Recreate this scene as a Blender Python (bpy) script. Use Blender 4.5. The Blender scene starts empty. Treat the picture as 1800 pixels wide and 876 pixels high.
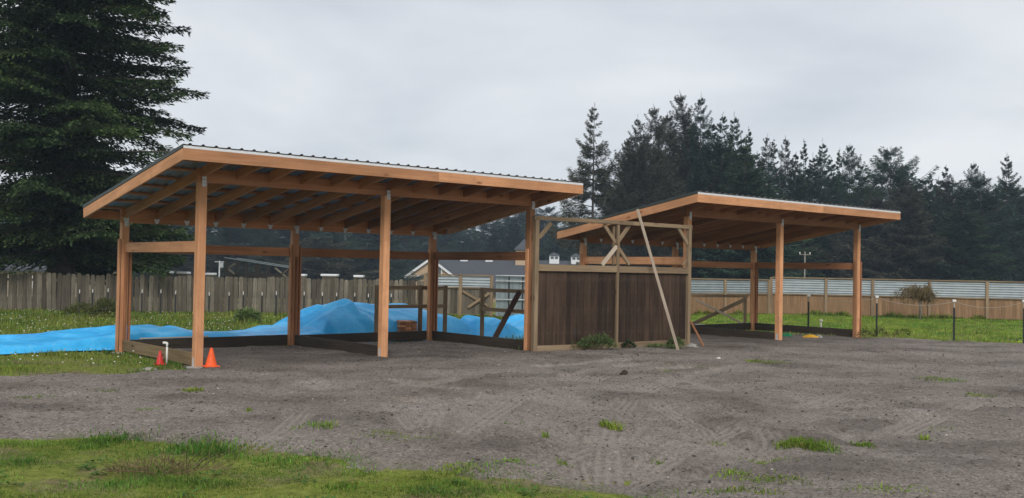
import bpy, math, random
import numpy as np
from mathutils import Matrix, Vector

# ------------------------------------------------------------------ camera, sky, sun, exposure
SC = bpy.context.scene
COL = SC.collection
CAMZ, FPX, PITCH, ROLL = 1.69, 1820.0, math.radians(1.20), math.radians(1.07)
cam_data = bpy.data.cameras.new('camera')
cam = bpy.data.objects.new('camera', cam_data)
COL.objects.link(cam)
cam_data.sensor_width = 36.0
cam_data.lens = 36.0 * FPX / 1800.0
cam_data.clip_start = 0.1
cam_data.clip_end = 5000
cam.matrix_world = (Matrix.Translation((0, 0, CAMZ)) @ Matrix.Rotation(math.pi / 2 + PITCH, 4, 'X')
                    @ Matrix.Rotation(ROLL, 4, 'Z'))
SC.camera = cam

SUN_EL, SUN_AZ = math.radians(38), math.radians(176)      # azimuth clockwise from +Y: behind the camera
world = bpy.data.worlds.new('World')
SC.world = world
world.use_nodes = True
wn, wl = world.node_tree.nodes, world.node_tree.links
wn.clear()
w_out = wn.new('ShaderNodeOutputWorld')
w_bg = wn.new('ShaderNodeBackground')
w_bg.inputs['Strength'].default_value = 0.1
wl.new(w_bg.outputs[0], w_out.inputs[0])
w_sky = wn.new('ShaderNodeTexSky')
w_sky.sky_type = 'NISHITA'
w_sky.sun_disc = False
w_sky.sun_elevation = SUN_EL
w_sky.sun_rotation = SUN_AZ
w_tc = wn.new('ShaderNodeTexCoord')
w_sep = wn.new('ShaderNodeSeparateXYZ')
wl.new(w_tc.outputs['Generated'], w_sep.inputs[0])
w_zz = wn.new('ShaderNodeMath'); w_zz.operation = 'MAXIMUM'; w_zz.inputs[1].default_value = 0.0
wl.new(w_sep.outputs['Z'], w_zz.inputs[0])
w_za = wn.new('ShaderNodeMath'); w_za.operation = 'ADD'; w_za.inputs[1].default_value = 0.22
wl.new(w_zz.outputs[0], w_za.inputs[0])
w_dx = wn.new('ShaderNodeMath'); w_dx.operation = 'DIVIDE'
w_dy = wn.new('ShaderNodeMath'); w_dy.operation = 'DIVIDE'
wl.new(w_sep.outputs['X'], w_dx.inputs[0]); wl.new(w_za.outputs[0], w_dx.inputs[1])
wl.new(w_sep.outputs['Y'], w_dy.inputs[0]); wl.new(w_za.outputs[0], w_dy.inputs[1])
w_cmb = wn.new('ShaderNodeCombineXYZ')
wl.new(w_dx.outputs[0], w_cmb.inputs[0]); wl.new(w_dy.outputs[0], w_cmb.inputs[1])
w_n = wn.new('ShaderNodeTexNoise')
w_n.inputs['Scale'].default_value = 1.15
w_n.inputs['Detail'].default_value = 5
w_n.inputs['Roughness'].default_value = 0.48
w_n.inputs['Distortion'].default_value = 0.25
wl.new(w_cmb.outputs[0], w_n.inputs['Vector'])
w_r = wn.new('ShaderNodeValToRGB')
w_r.color_ramp.elements[0].position = 0.34
w_r.color_ramp.elements[0].color = (4.45, 4.75, 5.2, 1)
w_r.color_ramp.elements[1].position = 0.67
w_r.color_ramp.elements[1].color = (6.6, 6.7, 6.9, 1)
wl.new(w_n.outputs['Fac'], w_r.inputs[0])
w_m = wn.new('ShaderNodeMix'); w_m.data_type = 'RGBA'
w_m.inputs[0].default_value = 0.94
wl.new(w_sky.outputs[0], w_m.inputs[6]); wl.new(w_r.outputs[0], w_m.inputs[7])
wl.new(w_m.outputs[2], w_bg.inputs['Color'])

sun_data = bpy.data.lights.new('sun', 'SUN')
sun_data.energy = 1.45
sun_data.angle = math.radians(24)
sun_data.color = (1.0, 0.965, 0.92)
sun = bpy.data.objects.new('sun', sun_data)
COL.objects.link(sun)
sdir = Vector((math.sin(SUN_AZ) * math.cos(SUN_EL), math.cos(SUN_AZ) * math.cos(SUN_EL), math.sin(SUN_EL)))
sun.rotation_euler = sdir.to_track_quat('Z', 'Y').to_euler()

SC.view_settings.view_transform = 'Standard'
SC.view_settings.look = 'None'
SC.view_settings.gamma = 1
SC.view_settings.use_curve_mapping = False
SC.view_settings.exposure = 0.45
SC.render.engine = 'CYCLES'
SC.cycles.use_denoising = True
SC.cycles.max_bounces = 6
SC.cycles.volume_bounces = 0
SC.cycles.transparent_max_bounces = 4

# ------------------------------------------------------------------ helpers
rng = np.random.default_rng(11)
random.seed(5)


def pix(px, py):
    """view direction through a point of the photograph (forward component 1)"""
    a, b = px - 900.0, py - 438.0
    cr, sr = math.cos(ROLL), math.sin(ROLL)
    x, y = a * cr + b * sr, -a * sr + b * cr
    x /= FPX; u = -y / FPX
    c, s = math.cos(PITCH), math.sin(PITCH)
    return Vector((x, c - u * s, s + u * c))


def gpt(px, py, z=0.0):
    d = pix(px, py)
    t = (z - CAMZ) / d.z
    return Vector((d.x * t, d.y * t, z))


def dpt(px, py, depth):
    d = pix(px, py)
    t = depth / d.y
    return Vector((d.x * t, depth, CAMZ + d.z * t))


def onplane(px, py, p0, yaw):
    """(distance along, height) where the ray meets the upright plane through p0 heading yaw"""
    d = pix(px, py)
    ux, uy = math.cos(yaw), math.sin(yaw)
    # p0 + s*u = t*d  (xy)
    det = ux * (-d.y) + uy * d.x
    s = (-p0[0] * (-d.y) + (-p0[1]) * d.x) / det
    t = (p0[0] + s * ux) / d.x if abs(d.x) > 1e-6 else (p0[1] + s * uy) / d.y
    return s, CAMZ + t * d.z


def tag(o, label=None, cat=None, group=None, kind=None):
    if label: o['label'] = label
    if cat: o['category'] = cat
    if group: o['group'] = group
    if kind: o['kind'] = kind
    return o


def empty(name, loc, yaw=0.0):
    o = bpy.data.objects.new(name, None)
    COL.objects.link(o)
    o.empty_display_size = 0.2
    o.location = loc
    o.rotation_euler = (0, 0, yaw)
    return o


def link(name, me, mat=None, parent=None, matrix=None):
    o = bpy.data.objects.new(name, me)
    COL.objects.link(o)
    if mat is not None and len(me.materials) == 0:
        me.materials.append(mat)
    if parent is not None: o.parent = parent
    if matrix is not None: o.matrix_local = matrix
    return o


def mesh(name, verts, faces, smooth=False, colors=None):
    me = bpy.data.meshes.new(name)
    if isinstance(verts, np.ndarray) and isinstance(faces, np.ndarray):
        n, k = faces.shape
        me.vertices.add(len(verts)); me.vertices.foreach_set('co', verts.astype(np.float32).ravel())
        me.loops.add(n * k); me.loops.foreach_set('vertex_index', faces.astype(np.int32).ravel())
        me.polygons.add(n)
        me.polygons.foreach_set('loop_start', np.arange(0, n * k, k, dtype=np.int32))
        me.polygons.foreach_set('loop_total', np.full(n, k, dtype=np.int32))
        me.update(calc_edges=True)
    else:
        me.from_pydata([tuple(v) for v in verts], [], [tuple(f) for f in faces])
    if smooth:
        me.polygons.foreach_set('use_smooth', np.ones(len(me.polygons), dtype=bool))
    if colors is not None:
        at = me.color_attributes.new('tint', 'FLOAT_COLOR', 'POINT')
        c = np.ones((len(me.vertices), 4), np.float32); c[:, :3] = colors
        at.data.foreach_set('color', c.ravel())
    me.validate()
    me.update()
    return me


_boxes = {}


def box_mesh(L, w, h, mat, ch=0.004):
    """chamfered board: length along X, width Y, height Z, centred"""
    key = (round(L, 3), round(w, 4), round(h, 4), mat.name, ch)
    if key in _boxes: return _boxes[key]
    vs, fs, idx = [], [], {}
    hx, hy, hz = L / 2, w / 2, h / 2
    c = min(ch, hx * .4, hy * .4, hz * .4)
    for sx in (-1, 1):
        for sy in (-1, 1):
            for sz in (-1, 1):
                for a in range(3):
                    p = [sx * hx, sy * hy, sz * hz]
                    for k in range(3):
                        if k != a: p[k] -= (sx, sy, sz)[k] * c
                    idx[(sx, sy, sz, a)] = len(vs); vs.append(p)
    for a in range(3):
        b, d = (a + 1) % 3, (a + 2) % 3
        for s in (-1, 1):
            q = []
            for (i, j) in ((-1, -1), (1, -1), (1, 1), (-1, 1)):
                t = [0, 0, 0]; t[a] = s; t[b] = i; t[d] = j
                q.append(idx[(*t, a)])
            fs.append(q if s > 0 else q[::-1])
    for a in range(3):                       # chamfers along axis a
        b, d = (a + 1) % 3, (a + 2) % 3
        for i in (-1, 1):
            for j in (-1, 1):
                t0 = [0, 0, 0]; t0[a] = -1; t0[b] = i; t0[d] = j
                t1 = list(t0); t1[a] = 1
                q = [idx[(*t0, b)], idx[(*t1, b)], idx[(*t1, d)], idx[(*t0, d)]]
                fs.append(q if i * j > 0 else q[::-1])
    for sx in (-1, 1):
        for sy in (-1, 1):
            for sz in (-1, 1):
                q = [idx[(sx, sy, sz, a)] for a in range(3)]
                fs.append(q if sx * sy * sz > 0 else q[::-1])
    me = mesh('board', vs, fs)
    me.materials.append(mat)
    _boxes[key] = me
    return me


def board(name, p0, p1, w, h, mat, parent=None, up=(0, 0, 1), ch=0.004):
    """a board from p0 to p1 (axis line), thickness w sideways, h along 'up'"""
    p0, p1 = Vector(p0), Vector(p1)
    x = (p1 - p0); L = x.length; x.normalize()
    upv = Vector(up)
    y = upv.cross(x)
    if y.length < 1e-4: y = Vector((0, 1, 0))
    y.normalize(); z = x.cross(y)
    m = Matrix((x, y, z)).transposed().to_4x4()
    m.translation = (p0 + p1) / 2
    return link(name, box_mesh(L, w, h, mat, ch), None, parent, m)


def vpost(name, x, y, z0, z1, w, d, mat, parent=None, ch=0.005):
    return board(name, (x, y, z0), (x, y, z1), d, w, mat, parent, up=(1, 0, 0), ch=ch)


def tube(verts_path, radii, seg=8):
    """swept round tube; returns verts, faces lists"""
    vs, fs = [], []
    n = len(verts_path)
    for i, (p, r) in enumerate(zip(verts_path, radii)):
        p = Vector(p)
        a = Vector(verts_path[max(i - 1, 0)]); b = Vector(verts_path[min(i + 1, n - 1)])
        t = (b - a).normalized()
        s = t.cross(Vector((0, 0, 1)))
        if s.length < 1e-3: s = Vector((1, 0, 0))
        s.normalize(); q = s.cross(t)
        for k in range(seg):
            an = 2 * math.pi * k / seg
            vs.append(p + s * math.cos(an) * r + q * math.sin(an) * r)
    for i in range(n - 1):
        for k in range(seg):
            fs.append((i * seg + k, i * seg + (k + 1) % seg, (i + 1) * seg + (k + 1) % seg, (i + 1) * seg + k))
    fs.append(tuple(range(seg - 1, -1, -1)))
    fs.append(tuple((n - 1) * seg + k for k in range(seg)))
    return vs, fs


def tube_obj(name, path, radii, mat, parent=None, seg=8):
    if not hasattr(radii, '__len__'): radii = [radii] * len(path)
    v, f = tube(path, radii, seg)
    return link(name, mesh(name, v, f, smooth=True), mat, parent)


def lathe(name, prof, mat, parent=None, seg=20, loc=(0, 0, 0), square=None):
    vs, fs = [], []
    for (r, z) in prof:
        for k in range(seg):
            a = 2 * math.pi * k / seg
            vs.append((r * math.cos(a), r * math.sin(a), z))
    for i in range(len(prof) - 1):
        for k in range(seg):
            fs.append((i * seg + k, i * seg + (k + 1) % seg, (i + 1) * seg + (k + 1) % seg, (i + 1) * seg + k))
    fs.append(tuple((len(prof) - 1) * seg + k for k in range(seg)))
    fs.append(tuple(range(seg - 1, -1, -1)))
    return link(name, mesh(name, vs, fs, smooth=False), mat, parent, Matrix.Translation(loc))


# numpy value noise
_perm = rng.random((256, 256)).astype(np.float32)


def vnoise(x, y):
    xi = np.floor(x).astype(int); yi = np.floor(y).astype(int)
    fx = x - xi; fy = y - yi
    fx = fx * fx * (3 - 2 * fx); fy = fy * fy * (3 - 2 * fy)
    a = _perm[xi & 255, yi & 255]; b = _perm[(xi + 1) & 255, yi & 255]
    c = _perm[xi & 255, (yi + 1) & 255]; d = _perm[(xi + 1) & 255, (yi + 1) & 255]
    return (a * (1 - fx) + b * fx) * (1 - fy) + (c * (1 - fx) + d * fx) * fy - 0.5


def fbm(x, y, oct=4, gain=0.5):
    s = 0; a = 1.0
    for i in range(oct):
        s = s + a * vnoise(x + 17.3 * i, y - 9.1 * i); x = x * 2.03; y = y * 2.03; a *= gain
    return s


def sstep(a, b, x):
    t = np.clip((x - a) / (b - a), 0, 1)
    return t * t * (3 - 2 * t)


# ------------------------------------------------------------------ materials
def new_mat(name, rough=0.7, spec=0.3, metal=0.0):
    m = bpy.data.materials.new(name)
    m.use_nodes = True
    p = m.node_tree.nodes['Principled BSDF']
    p.inputs['Roughness'].default_value = rough
    p.inputs['Specular IOR Level'].default_value = spec
    p.inputs['Metallic'].default_value = metal
    return m, m.node_tree.nodes, m.node_tree.links, p


def ramp(n, stops):
    r = n.new('ShaderNodeValToRGB')
    e = r.color_ramp.elements
    while len(e) < len(stops): e.new(0.5)
    for el, (p, c) in zip(e, stops):
        el.position = p; el.color = (*c, 1)
    return r


def mixc(n, l, a, b, fac, mode='MIX'):
    m = n.new('ShaderNodeMix'); m.data_type = 'RGBA'; m.blend_type = mode
    for sock, v in ((0, fac), (6, a), (7, b)):
        if isinstance(v, bpy.types.NodeSocket): l.new(v, m.inputs[sock])
        elif sock == 0: m.inputs[0].default_value = v
        else: m.inputs[sock].default_value = (*v, 1)
    return m.outputs[2]


def noise(n, l, vec, scale, detail=4, rough=0.55):
    t = n.new('ShaderNodeTexNoise')
    t.inputs['Scale'].default_value = scale
    t.inputs['Detail'].default_value = detail
    t.inputs['Roughness'].default_value = rough
    if vec is not None: l.new(vec, t.inputs['Vector'])
    return t.outputs['Fac']


def bump(n, l, h, p, strength=0.3, dist=0.01):
    b = n.new('ShaderNodeBump')
    b.inputs['Strength'].default_value = strength
    b.inputs['Distance'].default_value = dist
    l.new(h, b.inputs['Height']); l.new(b.outputs[0], p.inputs['Normal'])


def wood(name, dark, light, knot=0.0, var=0.25, rough=0.72, freq=28, knotcol=(0.09, 0.035, 0.015), stain=None):
    """board wood: grain runs along the board's own X axis, every board its own shade"""
    m, n, l, p = new_mat(name, rough, 0.25)
    tc = n.new('ShaderNodeTexCoord'); oi = n.new('ShaderNodeObjectInfo')
    off = n.new('ShaderNodeVectorMath'); off.operation = 'MULTIPLY_ADD'
    cmb = n.new('ShaderNodeCombineXYZ')
    for k in range(3): l.new(oi.outputs['Random'], cmb.inputs[k])
    l.new(cmb.outputs[0], off.inputs[0]); off.inputs[1].default_value = (37, 19, 53); l.new(tc.outputs['Object'], off.inputs[2])
    mp = n.new('ShaderNodeMapping'); mp.inputs['Scale'].default_value = (1.2, freq, freq)
    l.new(off.outputs[0], mp.inputs[0])
    g = noise(n, l, mp.outputs[0], 1.0, 4, 0.6)
    r = ramp(n, [(0.28, dark), (0.72, light)])
    l.new(g, r.inputs[0])
    col = r.outputs[0]
    mp2 = n.new('ShaderNodeMapping'); mp2.inputs['Scale'].default_value = (0.9, 3.5, 3.5)
    l.new(off.outputs[0], mp2.inputs[0])
    blot = noise(n, l, mp2.outputs[0], 1.0, 3)
    rb = ramp(n, [(0.3, (0.78, 0.76, 0.74)), (0.7, (1.12, 1.1, 1.08))]); l.new(blot, rb.inputs[0])
    col = mixc(n, l, col, rb.outputs[0], 1.0, 'MULTIPLY')
    rv = ramp(n, [(0.0, (1 - var, 1 - var * 1.1, 1 - var * 1.2)), (1.0, (1 + var, 1 + var * .95, 1 + var * .8))])
    l.new(oi.outputs['Random'], rv.inputs[0])
    col = mixc(n, l, col, rv.outputs[0], 1.0, 'MULTIPLY')
    if knot > 0:
        mk = n.new('ShaderNodeMapping'); mk.inputs['Scale'].default_value = (1.6, 4.2, 4.2)
        l.new(off.outputs[0], mk.inputs[0])
        v = n.new('ShaderNodeTexVoronoi'); v.inputs['Scale'].default_value = 1.0
        l.new(mk.outputs[0], v.inputs['Vector'])
        rk = ramp(n, [(0.04, (1, 1, 1)), (0.16, (0, 0, 0))]); l.new(v.outputs['Distance'], rk.inputs[0])
        mm = n.new('ShaderNodeMath'); mm.operation = 'MULTIPLY'; mm.inputs[1].default_value = knot
        l.new(rk.outputs[0], mm.inputs[0])
        col = mixc(n, l, col, knotcol, mm.outputs[0])
    if stain is not None:
        s = noise(n, l, tc.outputs['Object'], 2.3, 5, 0.7)
        rs = ramp(n, [(0.52, (0, 0, 0)), (0.72, (1, 1, 1))]); l.new(s, rs.inputs[0])
        mm = n.new('ShaderNodeMath'); mm.operation = 'MULTIPLY'; mm.inputs[1].default_value = 0.6
        l.new(rs.outputs[0], mm.inputs[0])
        col = mixc(n, l, col, stain, mm.outputs[0])
    l.new(col, p.inputs['Base Color'])
    bump(n, l, g, p, 0.25, 0.004)
    return m


FIR = wood('fresh_fir', (0.55, 0.265, 0.13), (0.71, 0.38, 0.205), knot=0.85, var=0.26, knotcol=(0.20, 0.075, 0.03), stain=(0.42, 0.19, 0.09))
FIR2 = wood('fir_shaded', (0.34, 0.15, 0.072), (0.50, 0.24, 0.125), knot=0.8, var=0.3, knotcol=(0.13, 0.05, 0.02))  # redder, darker fir: shade on the roofed members put into the colour
TREATED = wood('treated_board', (0.15, 0.105, 0.055), (0.26, 0.19, 0.105), knot=0.85, var=0.2, knotcol=(0.04, 0.02, 0.012))
TREATED_DARK = wood('shade_dark_treated_board', (0.03, 0.024, 0.018), (0.065, 0.05, 0.036), knot=0.3, var=0.2)  # treated board with the kickboards' shade put into its colour
TANFRAME = wood('weathered_frame_timber', (0.20, 0.145, 0.09), (0.33, 0.245, 0.155), knot=0.6, var=0.15, knotcol=(0.07, 0.045, 0.03))
BROWN = wood('dark_brown_plank', (0.030, 0.018, 0.012), (0.078, 0.050, 0.034), knot=0.4, var=0.42, freq=11, knotcol=(0.016, 0.01, 0.008), stain=(0.105, 0.072, 0.052))
GREYP = wood('weathered_grey_picket', (0.085, 0.077, 0.062), (0.19, 0.172, 0.14), knot=0.4, var=0.5, knotcol=(0.04, 0.035, 0.03), stain=(0.07, 0.06, 0.048))
PALE = wood('pale_lumber', (0.38, 0.31, 0.24), (0.54, 0.46, 0.37), knot=0.4, var=0.1, knotcol=(0.13, 0.09, 0.06))
DKRED = wood('dark_red_timber', (0.05, 0.026, 0.02), (0.09, 0.05, 0.035), var=0.1)
TANF = wood('tan_fence_board', (0.23, 0.14, 0.075), (0.33, 0.205, 0.112), knot=0.2, var=0.14, stain=(0.16, 0.10, 0.055))
BLACKWOOD = wood('blackened_timber', (0.02, 0.018, 0.016), (0.045, 0.04, 0.035), var=0.2)


def plain(name, col, rough=0.6, spec=0.3, metal=0.0, scale=12, amt=0.16, bstr=0.1):
    m, n, l, p = new_mat(name, rough, spec, metal)
    tc = n.new('ShaderNodeTexCoord')
    f = noise(n, l, tc.outputs['Object'], scale, 5, 0.6)
    r = ramp(n, [(0.3, tuple(c * (1 - amt) for c in col)), (0.7, tuple(min(1, c * (1 + amt)) for c in col))])
    l.new(f, r.inputs[0]); l.new(r.outputs[0], p.inputs['Base Color'])
    if bstr: bump(n, l, f, p, bstr, 0.004)
    return m


GALV = plain('galvanised_steel', (0.60, 0.61, 0.62), 0.5, 0.5, 0.25, 9, 0.14, 0.05)
ROOFM = plain('ribbed_roof_metal', (0.25, 0.25, 0.25), 0.55, 0.4, 0.35, 3, 0.08, 0.0)
WHITE = plain('white_painted_metal', (0.76, 0.77, 0.78), 0.45, 0.4, 0.0, 6, 0.05, 0.0)
PLASTW = plain('white_plastic', (0.74, 0.72, 0.68), 0.4, 0.4, 0.0, 8, 0.08, 0.0)
DARKTRIM = plain('dark_rake_trim', (0.055, 0.065, 0.06), 0.4, 0.4, 0.3, 6, 0.15, 0.0)
CONC = plain('concrete', (0.30, 0.28, 0.255), 0.9, 0.2, 0, 14, 0.2, 0.4)
IRON = plain('dark_steel_post', (0.022, 0.024, 0.022), 0.6, 0.4, 0.2, 20, 0.25, 0.1)
ORANGE = plain('orange_cone_plastic', (0.90, 0.115, 0.018), 0.5, 0.4, 0, 14, 0.14, 0.0)
RED = plain('red_cone_plastic', (0.62, 0.035, 0.03), 0.45, 0.4, 0, 10, 0.12, 0.0)
CORR = plain('corrugated_zinc', (0.38, 0.42, 0.44), 0.42, 0.5, 0.35, 3, 0.12, 0.0)
GREYSHEET = plain('grey_sheet_metal', (0.22, 0.26, 0.27), 0.55, 0.4, 0.2, 2.5, 0.18, 0.0)
SHINGLE = plain('grey_shingles', (0.075, 0.078, 0.088), 0.9, 0.2, 0, 5, 0.18, 0.4)
TANWALL = plain('tan_barn_siding', (0.52, 0.37, 0.24), 0.8, 0.2, 0, 4, 0.1, 0.1)
DARKGLASS = plain('dark_louvre', (0.07, 0.085, 0.09), 0.4, 0.5, 0, 6, 0.2, 0.0)
BARK = plain('conifer_bark', (0.085, 0.068, 0.055), 0.95, 0.1, 0, 6, 0.35, 0.8)
BARKPALE = plain('pale_bark', (0.22, 0.20, 0.17), 0.95, 0.1, 0, 8, 0.3, 0.5)
STONE = plain('yard_stone', (0.22, 0.205, 0.19), 0.9, 0.2, 0, 9, 0.3, 0.5)
GREENP = plain('green_plastic', (0.01, 0.16, 0.06), 0.5, 0.4, 0, 8, 0.2, 0.0)
YELLOWP = plain('yellow_plastic', (0.62, 0.33, 0.02), 0.5, 0.4, 0, 8, 0.2, 0.0)
CORD = plain('pale_cord', (0.45, 0.40, 0.34), 0.8, 0.2, 0, 30, 0.1, 0.0)


def tarp_mat():
    m, n, l, p = new_mat('blue_tarp', 0.42, 0.4)
    tc = n.new('ShaderNodeTexCoord')
    f = noise(n, l, tc.outputs['Object'], 1.7, 6, 0.62)
    r = ramp(n, [(0.3, (0.018, 0.31, 0.68)), (0.55, (0.042, 0.45, 0.85)), (0.78, (0.14, 0.57, 0.92))])
    l.new(f, r.inputs[0])
    d = noise(n, l, tc.outputs['Object'], 6, 5, 0.7)
    rd = ramp(n, [(0.58, (0, 0, 0)), (0.76, (1, 1, 1))]); l.new(d, rd.inputs[0])
    mm = n.new('ShaderNodeMath'); mm.operation = 'MULTIPLY'; mm.inputs[1].default_value = 0.22; l.new(rd.outputs[0], mm.inputs[0])
    col = mixc(n, l, r.outputs[0], (0.30, 0.42, 0.52), mm.outputs[0])
    l.new(col, p.inputs['Base Color'])
    wv = n.new('ShaderNodeVectorMath'); wv.operation = 'MULTIPLY_ADD'; wv.inputs[1].default_value = (.35, .35, .35)
    nz = n.new('ShaderNodeTexNoise'); nz.inputs['Scale'].default_value = 2.2; l.new(tc.outputs['Object'], nz.inputs['Vector'])
    l.new(nz.outputs['Color'], wv.inputs[0]); l.new(tc.outputs['Object'], wv.inputs[2])
    hs = []
    for sc in (2.4, 6.5):
        vo = n.new('ShaderNodeTexVoronoi'); vo.feature = 'DISTANCE_TO_EDGE'; vo.inputs['Scale'].default_value = sc
        l.new(wv.outputs[0], vo.inputs['Vector']); hs.append(vo.outputs['Distance'])
    rc = ramp(n, [(0.0, (1, 1, 1)), (0.05, (0, 0, 0))]); l.new(hs[0], rc.inputs[0])
    mq = n.new('ShaderNodeMath'); mq.operation = 'MULTIPLY'; mq.inputs[1].default_value = 0.16; l.new(rc.outputs[0], mq.inputs[0])
    col2 = mixc(n, l, col, (0.30, 0.62, 0.86), mq.outputs[0])
    l.new(col2, p.inputs['Base Color'])
    ad = n.new('ShaderNodeMath'); ad.operation = 'ADD'
    l.new(hs[0], ad.inputs[0]); l.new(hs[1], ad.inputs[1])
    bump(n, l, hs[0], p, 0.12, 0.05)
    return m


TARP = tarp_mat()


def leaf_mat(name, base, var=0.35, trans=0.25):
    """needles or leaves; the mesh carries its own tint per spray, the object its own shade"""
    m, n, l, p = new_mat(name, 0.75, 0.12)
    at = n.new('ShaderNodeAttribute'); at.attribute_name = 'tint'
    oi = n.new('ShaderNodeObjectInfo')
    rv = ramp(n, [(0.0, (1 - var, 1 - var, 1 - var * .8)), (0.5, (1, 1, 1)), (1.0, (1 + var, 1 + var * .9, 1 + var * .4))])
    l.new(oi.outputs['Random'], rv.inputs[0])
    col = mixc(n, l, at.outputs['Color'], base, 1.0, 'MULTIPLY')
    col = mixc(n, l, col, rv.outputs[0], 1.0, 'MULTIPLY')
    l.new(col, p.inputs['Base Color'])
    if trans > 0:
        t = n.new('ShaderNodeBsdfTranslucent'); l.new(col, t.inputs['Color'])
        mx = n.new('ShaderNodeMixShader'); mx.inputs[0].default_value = trans
        l.new(p.outputs[0], mx.inputs[1]); l.new(t.outputs[0], mx.inputs[2])
        l.new(mx.outputs[0], n['Material Output'].inputs[0])
    return m


NEEDLE_DARK = leaf_mat('needles_dark_green', (0.044, 0.077, 0.038), 0.42, 0.15)
NEEDLE_GREY = leaf_mat('needles_grey_brown', (0.084, 0.084, 0.060), 0.32, 0.15)
NEEDLE_TEAL = leaf_mat('needles_blue_green', (0.040, 0.076, 0.056), 0.42, 0.15)
NEEDLE_BIG = leaf_mat('needles_big_tree', (0.036, 0.060, 0.026), 0.05, 0.18)
LEAF_OLIVE = leaf_mat('leaves_olive', (0.085, 0.10, 0.03), 0.2, 0.3)
LEAF_BRIGHT = leaf_mat('leaves_fresh_green', (0.15, 0.21, 0.075), 0.2, 0.3)
LEAF_DRY = leaf_mat('leaves_dry_brown', (0.16, 0.12, 0.07), 0.1, 0.3)
GRASS = leaf_mat('grass_blades', (0.18, 0.265, 0.042), 0.0, 0.3)


def ground_mat():
    m, n, l, p = new_mat('field_turf', 0.95, 0.1)
    g = n.new('ShaderNodeNewGeometry')
    pos = g.outputs['Position']
    a = noise(n, l, pos, 0.9, 6, 0.65)
    b = noise(n, l, pos, 11, 6, 0.7)
    r1 = ramp(n, [(0.28, (0.075, 0.09, 0.02)), (0.5, (0.16, 0.185, 0.034)), (0.72, (0.25, 0.265, 0.065))])
    l.new(b, r1.inputs[0])
    r2 = ramp(n, [(0.50, (0, 0, 0)), (0.63, (1, 1, 1))]); l.new(a, r2.inputs[0])
    soil = ramp(n, [(0.3, (0.11, 0.08, 0.05)), (0.7, (0.26, 0.20, 0.135))]); l.new(b, soil.inputs[0])
    mm = n.new('ShaderNodeMath'); mm.operation = 'MULTIPLY'; mm.inputs[1].default_value = 0.85; l.new(r2.outputs[0], mm.inputs[0])
    col = mixc(n, l, r1.outputs[0], soil.outputs[0], mm.outputs[0])
    l.new(col, p.inputs['Base Color'])
    bump(n, l, b, p, 0.6, 0.04)
    return m


def gravel_mat():
    m, n, l, p = new_mat('yard_gravel', 0.93, 0.15)
    g = n.new('ShaderNodeNewGeometry'); pos = g.outputs['Position']
    at = n.new('ShaderNodeAttribute'); at.attribute_name = 'tint'
    sep = n.new('ShaderNodeSeparateColor'); l.new(at.outputs['Color'], sep.inputs[0])
    fine = noise(n, l, pos, 42, 6, 0.8)
    r1 = ramp(n, [(0.30, (0.082, 0.067, 0.056)), (0.5, (0.20, 0.174, 0.152)), (0.70, (0.35, 0.312, 0.28))])
    l.new(fine, r1.inputs[0])
    v = n.new('ShaderNodeTexVoronoi'); v.inputs['Scale'].default_value = 48; l.new(pos, v.inputs['Vector'])
    rvv = ramp(n, [(0.0, (0.60, 0.59, 0.58)), (1.0, (1.4, 1.39, 1.38))]); l.new(v.outputs['Color'], rvv.inputs[0])
    col = mixc(n, l, r1.outputs[0], rvv.outputs[0], 1.0, 'MULTIPLY')
    pat = noise(n, l, pos, 0.55, 6, 0.62)
    rp = ramp(n, [(0.34, (0.66, 0.63, 0.61)), (0.50, (1.0, 0.99, 0.98)), (0.66, (1.2, 1.21, 1.23))]); l.new(pat, rp.inputs[0])
    col = mixc(n, l, col, rp.outputs[0], 1.0, 'MULTIPLY')
    spk = noise(n, l, pos, 7.5, 7, 0.78)
    rsp = ramp(n, [(0.36, (0.50, 0.46, 0.44)), (0.46, (1, 1, 1)), (0.60, (1, 1, 1)), (0.70, (1.22, 1.21, 1.2))]); l.new(spk, rsp.inputs[0])  # dark specks paint in the shade of shallow bumps
    col = mixc(n, l, col, rsp.outputs[0], 1.0, 'MULTIPLY')
    # packed wheel tracks (red) are a little paler and browner, damp loose soil and painted post-foot shade (green) darker
    col = mixc(n, l, col, (0.30, 0.263, 0.225), sep.outputs[0])
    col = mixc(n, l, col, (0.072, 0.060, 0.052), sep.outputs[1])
    col = mixc(n, l, col, (0.12, 0.13, 0.06), sep.outputs[2])
    l.new(col, p.inputs['Base Color'])
    b1 = noise(n, l, pos, 34, 6, 0.75)
    bump(n, l, b1, p, 0.9, 0.018)
    return m


# ------------------------------------------------------------------ terrain
S1X, S1Y, YAW = -5.21, 17.30, 0.702
S2X, S2Y = 4.15, 24.50
BAY, DEP = 3.66, 3.53
cu, su = math.cos(YAW), math.sin(YAW)


def s1(u, v): return (S1X + u * cu - v * su, S1Y + u * su + v * cu)


def s2(u, v): return (S2X + u * cu - v * su, S2Y + u * su + v * cu)


def far_drop(x, y):
    d = np.hypot(x, y)
    return -2.6 * sstep(50, 130, d)


def ground_z(x, y):
    d = np.hypot(x, y)
    near = sstep(60, 20, d)
    return -0.05 + far_drop(x, y) + 0.05 * near * fbm(x * 0.45, y * 0.45, 4) + 0.5 * sstep(80, 200, d) * fbm(x * .02, y * .02, 3)


def axis(fine0, fine1, step, lim, grow=1.16):
    mid = list(np.arange(fine0, fine1 + 1e-6, step))
    s = step; a = fine1
    while a < lim:
        s *= grow; a += s; mid.append(a)
    s = step; a = fine0
    while a > -lim:
        s *= grow; a -= s; mid.insert(0, a)
    return np.array(mid)


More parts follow.
